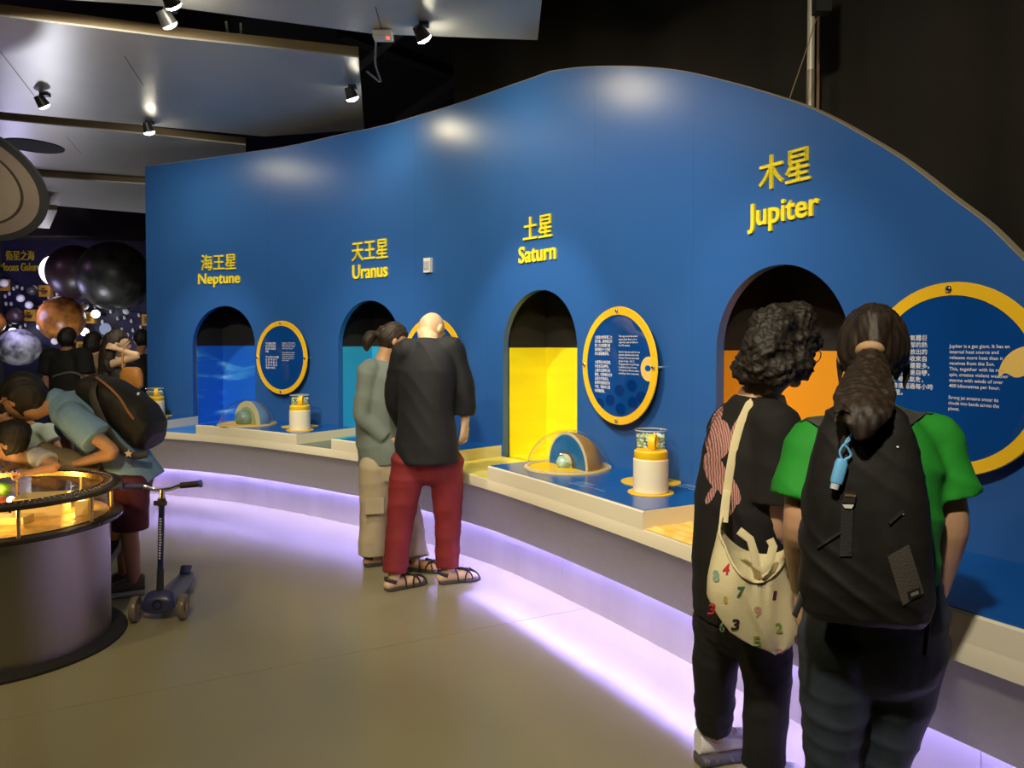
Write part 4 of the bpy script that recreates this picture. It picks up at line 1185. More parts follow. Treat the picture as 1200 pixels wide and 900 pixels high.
def shoe(root, g, d, L, W, mu, ms, name='shoe', sole=.03, hgt=1.0):
    g = V(g.x, g.y, 0); d = V(d.x, d.y, 0).normalized(); s = V(d.y, -d.x, 0)
    T = [0, .06, .2, .38, .55, .72, .88, 1.0]; wd = [.55, .70, .74, .74, .86, 1, .86, .42]; ht = [.085, .10, .098, .080, .062, .052, .044, .028]
    P = [g+d*L*(t-.22) for t in T]
    up = MB(); up.loft([(p+UP*(sole+h_*hgt*.5-.004), s, UP, W*w*.46, h_*hgt*.5) for p, w, h_ in zip(P, wd, ht)], 20, 2.5)
    o = up.build(name, mu, root)
    so = MB(); so.loft([(p+UP*sole*.5, s, UP, W*w*.52, sole*.5) for p, w in zip(P, wd)], 18, 3.5)
    so.build('sole', ms, o)
    return o, P, s
def sandal(root, g, d, L, W, ms, mstrap):
    g = V(g.x, g.y, 0); d = V(d.x, d.y, 0).normalized(); s = V(d.y, -d.x, 0)
    T = [0, .08, .3, .5, .72, .9, 1.0]; wd = [.55, .74, .72, .78, 1, .86, .45]
    P = [g+d*L*(t-.2) for t in T]
    so = MB(); so.loft([(p+UP*.011, s, UP, W*w*.54, .011) for p, w in zip(P, wd)], 18, 3.5)
    o = so.build('sandal', ms, root)
    for t, h_, lean in ((.34, .085, .02), (.58, .066, .05), (.74, .058, -.04), (.68, .060, .07)):
        c = g+d*L*(t-.2); pts = []
        for k in range(13):
            a = PI*k/12; pts.append(c+s*W*.50*math.cos(a)+d*lean*math.cos(a)+UP*(.012+h_*math.sin(a)**.8))
        MB().limb([(p, (.010, .0035)) for p in pts], 8, ref=d, round_ends=False).build('strap', mstrap, o)
    pts = [g-d*L*.02+s*W*.38*math.cos(a)-d*.055*math.sin(a)+UP*(.055+.02*math.sin(a)) for a in np.linspace(0, PI, 13)]
    MB().limb([(p, (.004, .012)) for p in pts], 8, ref=UP, round_ends=False).build('heel_strap', mstrap, o)
    return o
def hair_cap(mb, J, k=1.0, thick=0.0, back=0.0):
    r, f, u = axes(J['hf'], J['hu'])
    def fn(d):
        x, y, z = d
        if y > .15 and z < .38:
            q = min(1, (y-.15)/.25)*min(1, (.38-z)/.2); s = 1-.26*q; x, y, z = x*s, y*s, z*(1-.1*q)
        elif z < -.25: s = 1-.22*min(1, (-z-.25)/.5); x, y = x*s, y*s
        return V(x, y, z)
    mb.ball(J['head']-f*(.010+back)*k+u*.012*k, (.084+thick)*k, (.104+thick)*k, (.116+thick)*k, (r, f, u), 28, 18, fn)
    return (lambda x, y, z: J['head']+r*x*k+f*y*k+u*z*k)
def bagmat(): return mat('black_nylon', (.013, .012, .010), .6, var=.25, vscale=20, bump=.06, bscale=300, spec=.3)
M_strap = mat('dark_webbing', (.022, .021, .019), .55, bump=.2, bscale=200)

# ================================================================ woman in green T-shirt with the black backpack
YG = 1.95
g = lambda x, y, dy=0.0: at_y(x, y, YG+dy)
base = V(g(1022, 700).x, YG, 0)
Jg = skeleton(base, (.40, .92, 0), 1.58)
Jg['fs'] = Jt_fs = .72
Jg.update(head=g(1023, 414, .07), hf=V(.40, .87, -.28).normalized(), hu=V(.12, .26, .95).normalized(), neck=g(1020, 476, .0), chest=g(1021, 545, -.01), waist=g(1022, 640), pel=g(1024, 712),
    sh_l=g(954, 522), sh_r=g(1092, 516), el_l=g(938, 614, -.02), el_r=g(1114, 612, -.02), wr_l=g(938, 690, .13), wr_r=g(1096, 700, .06),
    hip_l=g(983, 745), hip_r=g(1063, 745), knee_l=g(972, 895, .02), knee_r=g(1036, 895, .04))
for n, x in (('l', 968), ('r', 1030)):
    q = g(x, 1050, .05); Jg['ank_'+n] = V(q.x, q.y, .075)
root = thing('person', 'woman in green T-shirt and dark jeans, ponytail, back to us, hands in pockets', 'person', base)
L = body(Jg, root, M_skin, 1.0, .006, True, .98, {'l': (V(.12, .35, -.93), V(.7, -.3, 0), None, .5), 'r': (V(-.35, .45, -.8), V(-.7, 0, 0), None, .5)}, 1.18); face_bits(L, root)
M_green = mat('green_cotton', (.012, .24, .016), .75, var=.12, vscale=5, bump=.12, bscale=300)
shirt(Jg, root, 'tshirt', M_green, 1.0, .02, .70, (.072, .088), [(.158, .118), (.155, .115), (.165, .118), (.128, .085)], .008, folds(.013, 11, (.5, .2, .8), 4))
M_jean = mat('dark_denim', (.024, .034, .050), .7, var=.3, vscale=12, bump=.2, bscale=350)
trousers(Jg, root, 'jeans', M_jean, 1.0, 1.98, (.102, .082, .062, .057), .3, (.174, .130), .008, folds(.007, 16, (0, 0, 1), 9))
JEANS_O = [o for o in root.children if o.name.startswith('jeans')][0]
M_sole = mat('pale_sole', (.5, .5, .48), .6)
for n in 'lr': shoe(root, Jg['ank_'+n], Jg['foot_'+n], .245, .095, mat('grey_canvas', (.2, .2, .21), .7), M_sole)
# hair: smooth cap, pony tail, stray locks at the temples
mb = MB(); H = hair_cap(mb, Jg, 1.0, .003)
for sx in (-1, 1): mb.limb([(H(sx*.076, .035, .03), .012), (H(sx*.080, .022, -.03), .010), (H(sx*.076, .03, -.085), .005)], 8)
mb.limb([(H(0, -.085, .05), .05), (H(0, -.112, -.005), .030), (H(0, -.118, -.022), .020)], 14)
fuse(mb, 'hair', M_hairb, root, .006, 3, strands(.0026, 330, (0, .3, 1), 3))
tie = H(-.008, -.125, -.028)
mb = MB()
vb = V(-.40, -.92, 0)
tail_c = [tie+V(0, 0, .01), tie+vb*.035+V(0, 0, -.03), g(1014, 460, -.19), g(1012, 486, -.275), g(1010, 510, -.295)]
mb.limb([(tail_c[0], .018), (tail_c[1], .034), (tail_c[2], (.054, .034)), (tail_c[3], (.050, .026)), (tail_c[4], (.020, .014))], 20, ref=(-.4, -.92, 0))
for k in range(26):
    o_ = random.uniform(-1, 1); e = g(1012+o_*34, 494+random.uniform(-8, 14)-abs(o_)*8, -.29+random.uniform(-.015, .015))
    mb.limb([(tie+V(o_*.012, -.01, 0), .006), (tail_c[1]+V(o_*.03, -.012*o_, 0)+vb*.008, .009), (tail_c[2]+V(o_*.052, -.02*o_, 0)+vb*random.uniform(0, .03), .010), (e, .003)], 7)
fuse(mb, 'ponytail', M_hairb, root, .0055, 2, strands(.0024, 330, (0, 0, 1), 5))
MB().lathe(tie+V(-.12, -.28, 0).normalized()*.008, [(.024+.010*math.cos(a), .012*math.sin(a)) for a in np.linspace(0, 2*PI, 13)], 28, (V(.92, -.4, 0), V(.33, .76, -.55).normalized(), V(.22, .51, .83).normalized())).build('hair_tie', mat('beige_elastic', (.45, .28, .14), .7), root)
mb = MB(); rr, ff, uu = axes(Jg['hf'], Jg['hu'])
for sx in (-1, 1): mb.tube([H(sx*.082, -.002, .022), H(sx*.080, .05, .022), H(sx*.070, .098, .018)], .002, 6)
for sx in (-1, 1): mb.lathe(H(sx*.034, .103, .006), [(.024, -.0015), (.026, 0), (.024, .0015), (.022, 0), (.024, -.0015)], 20, (rr, uu, ff))
mb.tube([H(-.011, .106, .01), H(.011, .106, .01)], .002, 6)
mb.build('eyeglasses', mat('dark_frame', (.05, .045, .04), .3), root)
# ---- black backpack
bp = thing('backpack', 'black nylon backpack worn by the woman in the green T-shirt', 'backpack', g(1018, 728, -.2))
b = lambda x, y, dy=0.0: at_y(x, y, YG-.20+dy)
M_bag = bagmat()
mb = MB(); X, Yv = V(.92, -.40, 0), V(.40, .92, 0)
secs = [(728, 1019, 58, .050), (718, 1017, 70, .070), (690, 1016, 73, .085), (640, 1016, 71, .088), (590, 1015, 66, .082), (540, 1014, 61, .072), (505, 1014, 53, .060), (484, 1014, 44, .042), (474, 1014, 34, .020)]
mb.loft([(b(x, y), X, Yv, w*(YG-.2)/FPX, d) for y, x, w, d in secs], 36, 2.7)
def bagfolds(P):
    a = folds(.017, 7, (.92, -.4, .12), 21)(P); c_ = folds(.006, 20, (.5, -.2, .8), 22)(P)
    return a+c_
fuse(mb, 'main_body', M_bag, bp, .006, 3, bagfolds)
bagobj = [o for o in bp.children if o.name.startswith('main_body')][0]
def surf(obj):
    me = obj.data; o_ = WL[obj.name]
    return BVHTree.FromPolygons([tuple(v.co+o_) for v in me.vertices], [tuple(p.vertices) for p in me.polygons])
T_bag = surf(bagobj)
def onto(tree, px, py, lift=.0):
    d = ray(px, py).normalized(); h = tree.ray_cast(CAM, d)
    return (h[0]-d*lift) if h[0] is not None else None
def patch(name, tree, poly, m, parent, th=.003, n=10):
    """cloth patch over the pixel quad poly (tl, tr, br, bl), laid on the surface"""
    tl, tr, br, bl = [np.array(p, float) for p in poly]; A, B = [], []
    for i in range(n+1):
        ra, rb = [], []
        for j in range(n+1):
            u, v = j/n, i/n; q = (tl*(1-u)+tr*u)*(1-v)+(bl*(1-u)+br*u)*v
            for dy_ in range(0, 40, 2):
                pa = onto(tree, q[0], q[1]+dy_, th); pb = onto(tree, q[0], q[1]+dy_, -.002)
                if pa is not None: break
            if pa is None: return None
            ra.append(pa); rb.append(pb)
        A.append(ra); B.append(rb)
    return solid(A, B).build(name, m, parent)
def solid(A, B):
    mb = MB(); nu, nv = len(A), len(A[0]); mb.grid(A); k = len(mb.v); mb.grid(B)
    idx = lambda i, j: i*nv+j
    bd_ = [idx(0, j) for j in range(nv)]+[idx(i, nv-1) for i in range(1, nu)]+[idx(nu-1, j) for j in range(nv-2, -1, -1)]+[idx(i, 0) for i in range(nu-2, 0, -1)]
    for a, c_ in zip(bd_, bd_[1:]+bd_[:1]): mb.f.append((a, c_, c_+k, a+k))
    return mb
M_patch = mat('grey_brown_patch', (.055, .046, .036), .8, bump=.3, bscale=250)
patch('side_patch', T_bag, [(1040, 652), (1065, 638), (1083, 695), (1058, 710)], M_patch, bp)
pp = patch('patch_logo', T_bag, [(1063, 694), (1078, 688), (1080, 698), (1065, 704)], M_bag, bp, .0045, 6)
patch('patch_logo_mark', T_bag, [(1067, 695.5), (1076, 692), (1077, 696), (1068, 699.5)], mat('grey_mark', (.16, .15, .13), .6), bp, .0065, 4)
patch('front_strap', T_bag, [(986, 590), (1000, 590), (998, 652), (984, 652)], M_strap, bp, .005)
patch('buckle', T_bag, [(989, 576), (1003, 577), (1002, 590), (988, 589)], mat('black_buckle', (.03, .028, .024), .3), bp, .010, 4)
patch('buckle_bar', T_bag, [(990, 579), (1003, 580), (1003, 582.5), (990, 581.5)], mat('brass_bar', (.34, .22, .10), .35, .6), bp, .012, 4)
patch('white_tab', T_bag, [(987, 591), (1001, 591.5), (998, 596), (990, 595.5)], mat('white_tab', (.62, .60, .55), .5), bp, .009, 4)
patch('pocket_edge', T_bag, [(1041, 612), (1058, 597), (1060, 600), (1043, 615)], M_strap, bp, .006)
patch('pocket_seam', T_bag, [(957, 640), (985, 622), (986, 625), (958, 643)], M_strap, bp, .006)
for (x, y) in ((1058, 602), (1052, 524)):
    q = onto(T_bag, x, y, .002)
    if q: MB().ball(q, .0028, nu=10, nv=6).build('rivet', mat('white_rivet', (.8, .8, .75), .3), bp)
# shoulder straps from the bag's top over the shoulders, and the side webbing
def ribbon(pts, w, th, m, name, parent, ref=(0, -1, 0)):
    return MB().limb([(p, (w, th)) for p in pts], 12, ref=ref, round_ends=False).build(name, m, parent)
M_pad = mat('charcoal_pad', (.055, .050, .040), .7, bump=.3, bscale=220)
T_tee = surf([o for o in root.children if o.name.startswith('tshirt')][0])
for q4, over in (([(937, 487), (964, 471), (992, 489), (974, 508)], (950, 477)), ([(1044, 478), (1058, 463), (1094, 478), (1062, 502)], (1076, 468))):
    p_ = patch('shoulder_strap', T_tee, q4, M_pad, bp, .012, 8)
    if p_ is None: print('strap missed')
    w = g(over[0], over[1]+22, .05)
    ribbon([w, w+V(.03, .07, -.01), w+V(.05, .12, -.07), w+V(.06, .13, -.2), w+V(.05, .08, -.30)], .032, .006, M_pad, 'front_strap_pad', bp, (-.4, -.92, 0))
ribbon([b(1083, 600, .06), b(1093, 650, .05), b(1090, 700, .05), b(1084, 768, .03)], .007, .002, M_strap, 'side_webbing', bp)
ribbon([b(953, 650, .06), b(944, 680, .04), b(937, 706, .02), b(931, 722, .0)], .008, .002, M_strap, 'side_webbing', bp)
ribbon([b(1006, 474, .0), b(1004, 463, -.01), b(1014, 460, -.01), b(1018, 472, .0)], .008, .003, M_strap, 'grab_handle', bp)
T_jn = surf(JEANS_O); GW = JEANS_O.parent
for q4 in ([(958, 736), (1000, 738), (997, 788), (960, 784)], [(1036, 738), (1080, 734), (1080, 784), (1040, 790)]):
    patch('back_pocket', T_jn, q4, M_jean, GW, .004, 8)
# light blue bottle holder on the bag
q0 = onto(T_bag, 984, 556, .016)
kh = thing('keychain', 'light blue bottle holder on a cord hanging from the black backpack', 'keychain', q0)
q = lambda x, y: at_y(x, y, q0.y)
M_lb = mat('light_blue_silicone', (.16, .46, .78), .4)
ax_ = (q(988, 538)-q(980, 568)).normalized()
u_, v_ = frame_from(ax_)
MB().loft([(q(980, 566), u_, v_, .0125, .010), (q(981, 562), u_, v_, .0135, .011), (q(986, 543), u_, v_, .0135, .011), (q(987, 538), u_, v_, .010, .009)], 18, 2.6).build('holder', M_lb, kh)
MB().loft([(q(977.5, 573), u_, v_, .009, .008), (q(979.5, 566), u_, v_, .010, .009)], 16).build('clear_tip', mat('pale_tip', (.55, .62, .66), .25), kh)
MB().tube([q(987, 539), q(984, 530), q(988, 522), q(995, 516), q(998, 508)], .0026, 8).build('cord', M_lb, kh)
MB().tube([q(989, 539), q(997, 534), q(994, 526), q(990, 520), q(998, 509)], .0026, 8).build('cord', M_lb, kh)

# ================================================================ woman in black with the tote bag
YT = 2.40
g2 = lambda x, y, dy=0.0: at_y(x, y, YT+dy)
base = V(g2(882, 700).x, YT+.10, 0)
ft = V(.62, .78, 0).normalized()
Jt = skeleton(base, ft, 1.60)
q_l = at_z(836, 893, 0); q_r = V(g2(897, 700, .0).x, YT+.02, 0)
Jt['fs'] = .72
Jt.update(head=g2(922, 408, .02), hf=V(.70, .66, -.24).normalized(), hu=V(.14, .10, 1).normalized(), neck=g2(886, 467, .02), chest=g2(878, 535, .02), waist=g2(866, 620, .04), pel=g2(868, 688, .06),
    sh_l=g2(857, 496, .17), sh_r=g2(909, 496, -.08), el_l=g2(850, 590, .24), wr_l=g2(880, 640, .36), el_r=g2(907, 612, -.06), wr_r=g2(956, 662, .08),
    hip_l=g2(850, 715, .12), hip_r=g2(890, 715, .0), knee_l=V(g2(838, 800, .16).x, YT+.16, .42), knee_r=V(g2(899, 830, .02).x, YT+.02, .42), ank_l=V(q_l.x, q_l.y, .085), ank_r=V(q_r.x, q_r.y, .085), foot_l=V(.95, .30, 0), foot_r=V(.7, .7, 0))
root = thing('person', 'woman with short curly black hair and glasses, all in black clothes', 'person', base)
L = body(Jt, root, M_skin, 1.0, .006, True, .98, None, 1.15); face_bits(L, root)
M_blk = mat('black_cotton', (.0065, .006, .005), .85, var=.25, vscale=6, bump=.12, bscale=260)
shirt(Jt, root, 'tshirt', M_blk, 1.0, .45, .76, (.074, .098), [(.158, .135), (.148, .128), (.155, .122), (.125, .09)], .008, folds(.012, 10, (.3, .2, 1), 11))
trousers(Jt, root, 'trousers', mat('black_trouser_cloth', (.006, .0055, .0055), .85, var=.2, vscale=6), 1.0, 1.82, (.106, .086, .076, .062), .3, (.155, .125), .008, folds(.006, 14, (0, 0, 1), 12))
M_wsh = mat('white_mesh_knit', (.80, .78, .78), .6, bump=.4, bscale=220); M_gsole = mat('grey_chunky_sole', (.085, .08, .10), .45)
for n in 'lr':
    so, P, s_ = shoe(root, Jt['ank_'+n], Jt['foot_'+n], .29, .105, M_wsh, M_gsole, 'sneaker', .045, 1.0)
    so_mb = MB()
    for i in range(1, 7): so_mb.ball(P[i]+UP*.022, .052*.9, .022, .024, (s_, (P[2]-P[1]).normalized(), UP), 14, 8)
    so_mb.build('sole_lug', M_gsole, so)
    lm = MB(); dd = (P[2]-P[1]).normalized()
    for i in range(5):
        c_ = P[3]+dd*(.0+.020*i)+UP*(.120-.008*i)
        lm.tube([c_-s_*.026-UP*.008, c_+UP*.004, c_+s_*.026-UP*.008], .003, 6)
    lm.tube([P[3]+UP*.125, P[3]-dd*.02+UP*.16+s_*.01, P[3]-dd*.03+UP*.185, P[3]-dd*.045+UP*.15-s_*.01, P[3]-dd*.01+UP*.125], .002, 6)
    lm.build('lace', mat('grey_lace', (.35, .34, .36), .7), so)
mb = MB(); H = hair_cap(mb, Jt, 1.0, .022)
for (x, y, z, r_) in ((0, -.10, .04, .080), (0, -.12, -.03, .085), (.065, -.05, -.06, .060), (-.075, -.05, -.06, .065), (.04, -.11, -.09, .062), (-.05, -.11, -.09, .065), (0, -.13, -.08, .065), (0, .02, .10, .062), (.04, -.03, .09, .06), (-.05, .0, .08, .055), (0, .07, .085, .040), (.06, .03, .03, .045), (-.06, .03, .03, .045), (0, -.15, .01, .045)):
    mb.ball(H(x, y, z), r_, nu=16, nv=10)
fuse(mb, 'curly_hair', mat('curly_black_hair', (.016, .012, .008), .62, var=.5, vscale=60), root, .005, 2, lambda P: curls(.0055, 70, 6)(P)+curls(.003, 150, 7)(P)+strands(.0015, 260, (.2, .3, 1), 8)(P))
mb = MB(); rr, ff, uu = axes(Jt['hf'], Jt['hu'])
for sx in (-1, 1):
    mb.tube([H(sx*.084, -.01, .018), H(sx*.078, .06, .016), H(sx*.058, .103, .014)], .0022, 6)
    mb.lathe(H(sx*.033, .112, .004), [(.026, -.0018), (.028, 0), (.026, .0018), (.0245, 0), (.026, -.0018)], 24, (rr, uu, ff))
mb.tube([H(-.009, .116, .008), H(.009, .116, .008)], .002, 6)
mb.build('eyeglasses', mat('thin_metal_frame', (.25, .24, .3), .25, .8), root)
# pink striped print on the back of the shirt
shirt_o = [o for o in root.children if o.name.startswith('tshirt')][0]; T_sh = surf(shirt_o)
M_pink = bpy.data.materials.new('pink_line_print'); M_pink.use_nodes = True
nt = M_pink.node_tree; bs = nt.nodes['Principled BSDF']; wv = nt.nodes.new('ShaderNodeTexWave'); wv.inputs['Scale'].default_value = 55; wv.inputs['Distortion'].default_value = 3
tc = nt.nodes.new('ShaderNodeTexCoord'); rp = nt.nodes.new('ShaderNodeValToRGB'); rp.color_ramp.elements[0].color = (.12, .05, .045, 1); rp.color_ramp.elements[1].color = (.50, .25, .22, 1); rp.color_ramp.elements[0].position = .2; rp.color_ramp.elements[1].position = .55
nt.links.new(tc.outputs['Object'], wv.inputs[0]); nt.links.new(wv.outputs[0], rp.inputs[0]); nt.links.new(rp.outputs[0], bs.inputs['Base Color']); bs.inputs['Roughness'].default_value = .7
def print_blob(cx_, cy_, rx, ry, ang, nm='print_petal'):
    ca, sa = math.cos(ang), math.sin(ang); ring = []
    mbp = MB(); k0 = None; P = []
    for i in range(0, 6):
        f_ = i/5*.999+.001; row = []
        for j in range(25):
            a = 2*PI*j/24; x, y = rx*f_*math.cos(a), ry*f_*math.sin(a)
            p = onto(T_sh, cx_+x*ca-y*sa, cy_+x*sa+y*ca, .0015)
            row.append(p)
        P.append(row)
    lastgood = [p for r_ in P for p in r_ if p is not None]
    if not lastgood: return
    for i in range(6):
        for j in range(25):
            if P[i][j] is None: P[i][j] = P[i-1][j] or lastgood[0]
    mbp.grid(P).build(nm, M_pink, root)
for a in ((840, 490, 5, 16, .35), (842, 515, 15, 24, .1), (838, 552, 12, 24, -.35), (852, 570, 11, 25, -.55), (833, 580, 4, 12, .5), (857, 592, 5, 14, .3), (862, 505, 5, 14, .3)): print_blob(*a)
# ---- tote bag
tb = thing('tote_bag', 'cream tote bag printed with coloured numbers on the shoulder of the woman in black', 'bag', g2(885, 768, -.22))
YB = YT-.20
bq = lambda x, y, dy=0.0: at_y(x, y, YB+dy)
M_can2 = mat('cream_canvas', (.66, .58, .34), .8, var=.06, vscale=6, bump=.2, bscale=240)
M_canin = mat('cream_lining', (.55, .48, .28), .85)
# left/right outline of the bag per row, in pixels
rows = [(606, 846, 852), (622, 841, 870), (640, 837, 922), (655, 833, 930), (675, 829, 933), (695, 828, 936), (715, 833, 938), (735, 842, 941), (750, 853, 940), (760, 870, 933), (768, 893, 917)]
ry_ = [a for a, _, _ in rows]
def edge(y): return float(np.interp(y, ry_, [b_ for _, b_, _ in rows])), float(np.interp(y, ry_, [c_ for _, _, c_ in rows]))
def rim_y(x): return 607+ (66*math.sin(PI*min(1, max(0, (x-849)/(930-849)))**.8) if x > 849 else 0) - (0 if x < 905 else (x-905)*.0)
def bag_depth(u, v):
    e = (max(0, 1-(2*u-1)**2))**.6
    b_ = .075*e*math.sin(PI*min(1, .12+.80*v))**.7
    fold = .012*math.exp(-((u-(.30+.25*v))/.06)**2)*math.sin(PI*v)-.010*math.exp(-((u-(.75-.22*v))/.05)**2)*math.sin(PI*min(1, v*1.2))+.006*math.sin(u*17+v*6)*e
    return b_+fold*e
def bag_pt(x, y, sgn=-1, lift=0):
    l, r_ = edge(y); u = min(1, max(0, (x-l)/max(1, r_-l))); v = (y-606)/(768-606)
    return bq(x, y, sgn*(bag_depth(u, v)+lift))
A, B = [], []
for i in range(41):
    u = i/40
    ra, rb = [], []
    for j in range(37):
        # v runs from the rim down to the hem
        yb = np.interp(u, [0, .1, .25, .45, .65, .85, 1], [700, 742, 757, 764, 768, 764, 742])
        x_top = 846+(930-846)*u; yt = 606+58*math.sin(PI*min(1, u*1.02))**.9+34*u
        y = yt+(yb-yt)*j/36
        l, r_ = edge(y); x = l+(r_-l)*u
        y2 = yt-34*math.sin(PI*u)+(yb-(yt-34*math.sin(PI*u)))*j/36
        ra.append(bag_pt(x, y, -1)); rb.append(bag_pt(x, y2, 1))
    A.append(ra); B.append(rb)
solid(A, B).build('bag_body', M_can2, tb, sharp=60)
MB().limb([(A[i][0]+V(0, -.002, 0), (.004, .006)) for i in range(41)], 8, round_ends=False).build('rim_band', M_can2, tb)
# near strap: up over the shoulder
T_s2 = T_sh
def strap_path(pxs, lift=.006):
    out = []
    for x, y in pxs:
        p = onto(T_s2, x, y, lift)
        out.append(p if p is not None else g2(x, y, -.10))
    return out
sp = [bq(848, 612, -.005), bq(849, 600, .0)]+strap_path([(852, 575), (856, 548), (861, 520), (868, 495), (878, 474), (890, 462)], .008)+[g2(903, 458, -.055), g2(915, 463, -.0), g2(920, 480, .09), g2(915, 540, .16)]
secs = []
for i, p in enumerate(sp):
    dd = (sp[min(i+1, len(sp)-1)]-sp[max(i-1, 0)]).normalized(); nn = V(-.1, -1, .35) if i < 7 else V(.0, -.35, 1) if i < 10 else V(.3, .9, .2)
    sd_ = dd.cross(nn).normalized(); secs.append((p, sd_, sd_.cross(dd).normalized(), .0125, .002))
MB().loft(secs, 12, 3).build('strap', M_can2, tb)
lp_ = [(866, 622), (879, 632), (884, 648), (886, 662), (893, 668), (902, 658), (906, 640), (902, 632)]
secs = []
pts = [bq(x, y, -.085-.01*math.sin(PI*i/7)) for i, (x, y) in enumerate(lp_)]
for i, p in enumerate(pts):
    dd = (pts[min(i+1, 7)]-pts[max(i-1, 0)]).normalized(); sd_ = V(0, -1, .3); nn = dd.cross(sd_).normalized(); secs.append((p, nn.cross(dd).normalized(), nn, .004, .012))
MB().loft(secs, 12, 3).build('strap', M_can2, tb)
NUMS = [('4', 851, 667, 8, 13, 'red_ink', (.50, .02, .03)), ('8', 839, 675, 8, 14, 'teal_ink', (.22, .36, .26)), ('7', 868, 694, 9, 13, 'green_ink', (.05, .16, .06)), ('#', 891, 683, 8, 9, 'navy_ink', (.06, .08, .13)),
        ('1', 908, 698, 4, 11, 'plum_ink', (.08, .01, .03)), ('9', 888, 717, 9, 13, 'tan_ink', (.48, .28, .17)), ('3', 862, 732, 9, 13, 'black_ink', (.03, .012, .02)), ('3', 834, 714, 8, 14, 'red_ink', (.50, .02, .03)),
        ('6', 846, 735, 6, 12, 'teal_ink', (.22, .36, .26)), ('2', 913, 736, 8, 12, 'lime_ink', (.22, .30, .05)), ('5', 887, 752, 9, 12, 'lime_ink', (.22, .30, .05)), ('0', 935, 750, 8, 12, 'plum_ink', (.08, .01, .03)), ('6', 926, 673, 7, 12, 'plum_ink', (.08, .01, .03)), ('8', 850, 703, 5, 9, 'ochre_ink', (.55, .38, .10)), ('2', 914, 763, 8, 6, 'pink_ink', (.5, .2, .26))]
for ch, x, y, w, h_, nm, colr in NUMS:
    mb = MB(); text_map(mb, ch, lambda u, v, q_: bag_pt(x+(u-.5)*w+.15*(v-.5)*h_*(1 if ch in '7134' else -.4), y-(v-.5)*h_, -1, .0025), off=.03)
    mb.build('printed_number', mat(nm, colr, .7), tb, smooth=False)

# ================================================================ man in red trousers
YM = 4.70
m_ = lambda x, y, dy=0.0: at_y(x, y, YM+dy)
fm = V(.42, .90, 0).normalized()
base = V(m_(498, 690).x, YM, 0)
Jm = skeleton(base, fm, 1.72)
al, ar = at_z(462, 691, 0), at_z(524, 683, 0)
Jm.update(head=m_(505, 386, .20), hf=V(.36, .62, -.72).normalized(), hu=V(.28, .64, .72).normalized(), neck=m_(503, 398, .06), chest=m_(501, 436, .01), waist=m_(499, 482, .0), pel=m_(500, 520, .0),
    sh_l=m_(473, 413, .05), sh_r=m_(528, 408, .03), el_l=m_(462, 468, .16), wr_l=m_(478, 505, .32), el_r=m_(545, 455, .03), wr_r=m_(545, 494, .05),
    hip_l=m_(479, 540, .0), hip_r=m_(523, 540, .03), knee_l=m_(469, 612, -.02), knee_r=m_(525, 612, .06), ank_l=V(al.x, al.y, .075), ank_r=V(ar.x, ar.y, .075), foot_l=V(.80, .60, 0), foot_r=V(.93, .36, 0))
root = thing('person', 'bald man in navy shirt and red trousers, back to us, head bowed', 'person', base)
L = body(Jm, root, M_skin3, 1.05, .0045, True, 1.02, {'r': (V(-.06, .10, -1), V(-.85, .5, 0), 1, .75), 'l': (V(.5, .7, -.3), V(.2, 0, -1), 1, .5)}); face_bits(L, root)
M_navyc = mat('navy_black_cotton', (.006, .007, .010), .75, var=.2, vscale=6, bump=.12, bscale=300)
shirt(Jm, root, 'shirt', M_navyc, 1.05, .55, {'l': 1.85, 'r': 1.80}, (.076, .060), [(.196, .155), (.172, .135), (.182, .130), (.150, .095)], .009, folds(.013, 9, (.4, .2, .9), 31), (.198, .160))
M_redc = mat('red_chino_cloth', (.19, .014, .018), .75, var=.12, vscale=6, bump=.12, bscale=300)
trousers(Jm, root, 'trousers', M_redc, 1.05, 1.93, (.104, .094, .080, .070), .1, (.165, .120), .009, folds(.008, 11, (0, 0, 1), 33))
M_sol = mat('dark_sandal_sole', (.05, .045, .04), .6); M_sst = mat('brown_sandal_strap', (.035, .028, .024), .5); M_sst2 = mat('indigo_sandal_strap', (.03, .025, .07), .5)
sandal(root, Jm['ank_l'], Jm['foot_l'], .265, .10, M_sol, M_sst); sandal(root, Jm['ank_r'], Jm['foot_r'], .265, .10, M_sol, M_sst2)

# ================================================================ woman in grey shirt beside him
YW2 = 5.10
w_ = lambda x, y, dy=0.0: at_y(x, y, YW2+dy)
fw = V(.72, .69, 0).normalized()
base = V(w_(455, 665).x, YW2, 0)
Jw = skeleton(base, fw, 1.62)
al, ar = at_z(436, 663, 0), at_z(486, 668, 0)
Jw.update(head=w_(461, 399, .05), hf=V(.86, .36, -.36).normalized(), hu=V(.33, .14, .93).normalized(), neck=w_(448, 423, .03), chest=w_(442, 455, .02), waist=w_(441, 498, .02), pel=w_(445, 530, .02),
    sh_l=w_(450, 432, .20), sh_r=w_(432, 434, -.06), el_l=w_(455, 480, .26), wr_l=w_(470, 505, .30), el_r=w_(425, 487, -.10), wr_r=w_(452, 514, -.10),
    hip_l=w_(456, 545, .08), hip_r=w_(440, 545, -.04), knee_l=w_(478, 605, .02), knee_r=w_(438, 606, .0), ank_l=V(ar.x, ar.y, .075), ank_r=V(al.x, al.y, .075), foot_l=V(.95, -.30, 0), foot_r=V(.8, .4, 0))
root = thing('person', 'woman with ponytail in grey shirt and beige trousers beside the bald man', 'person', base)
L = body(Jw, root, M_skin, .98, .007, True, .97, {'r': (V(.6, .35, -.6), V(.3, .9, 0), 1, .8)}); face_bits(L, root, .97)
M_sage = mat('sage_grey_cotton', (.17, .21, .19), .75, var=.1, vscale=6, bump=.1, bscale=300)
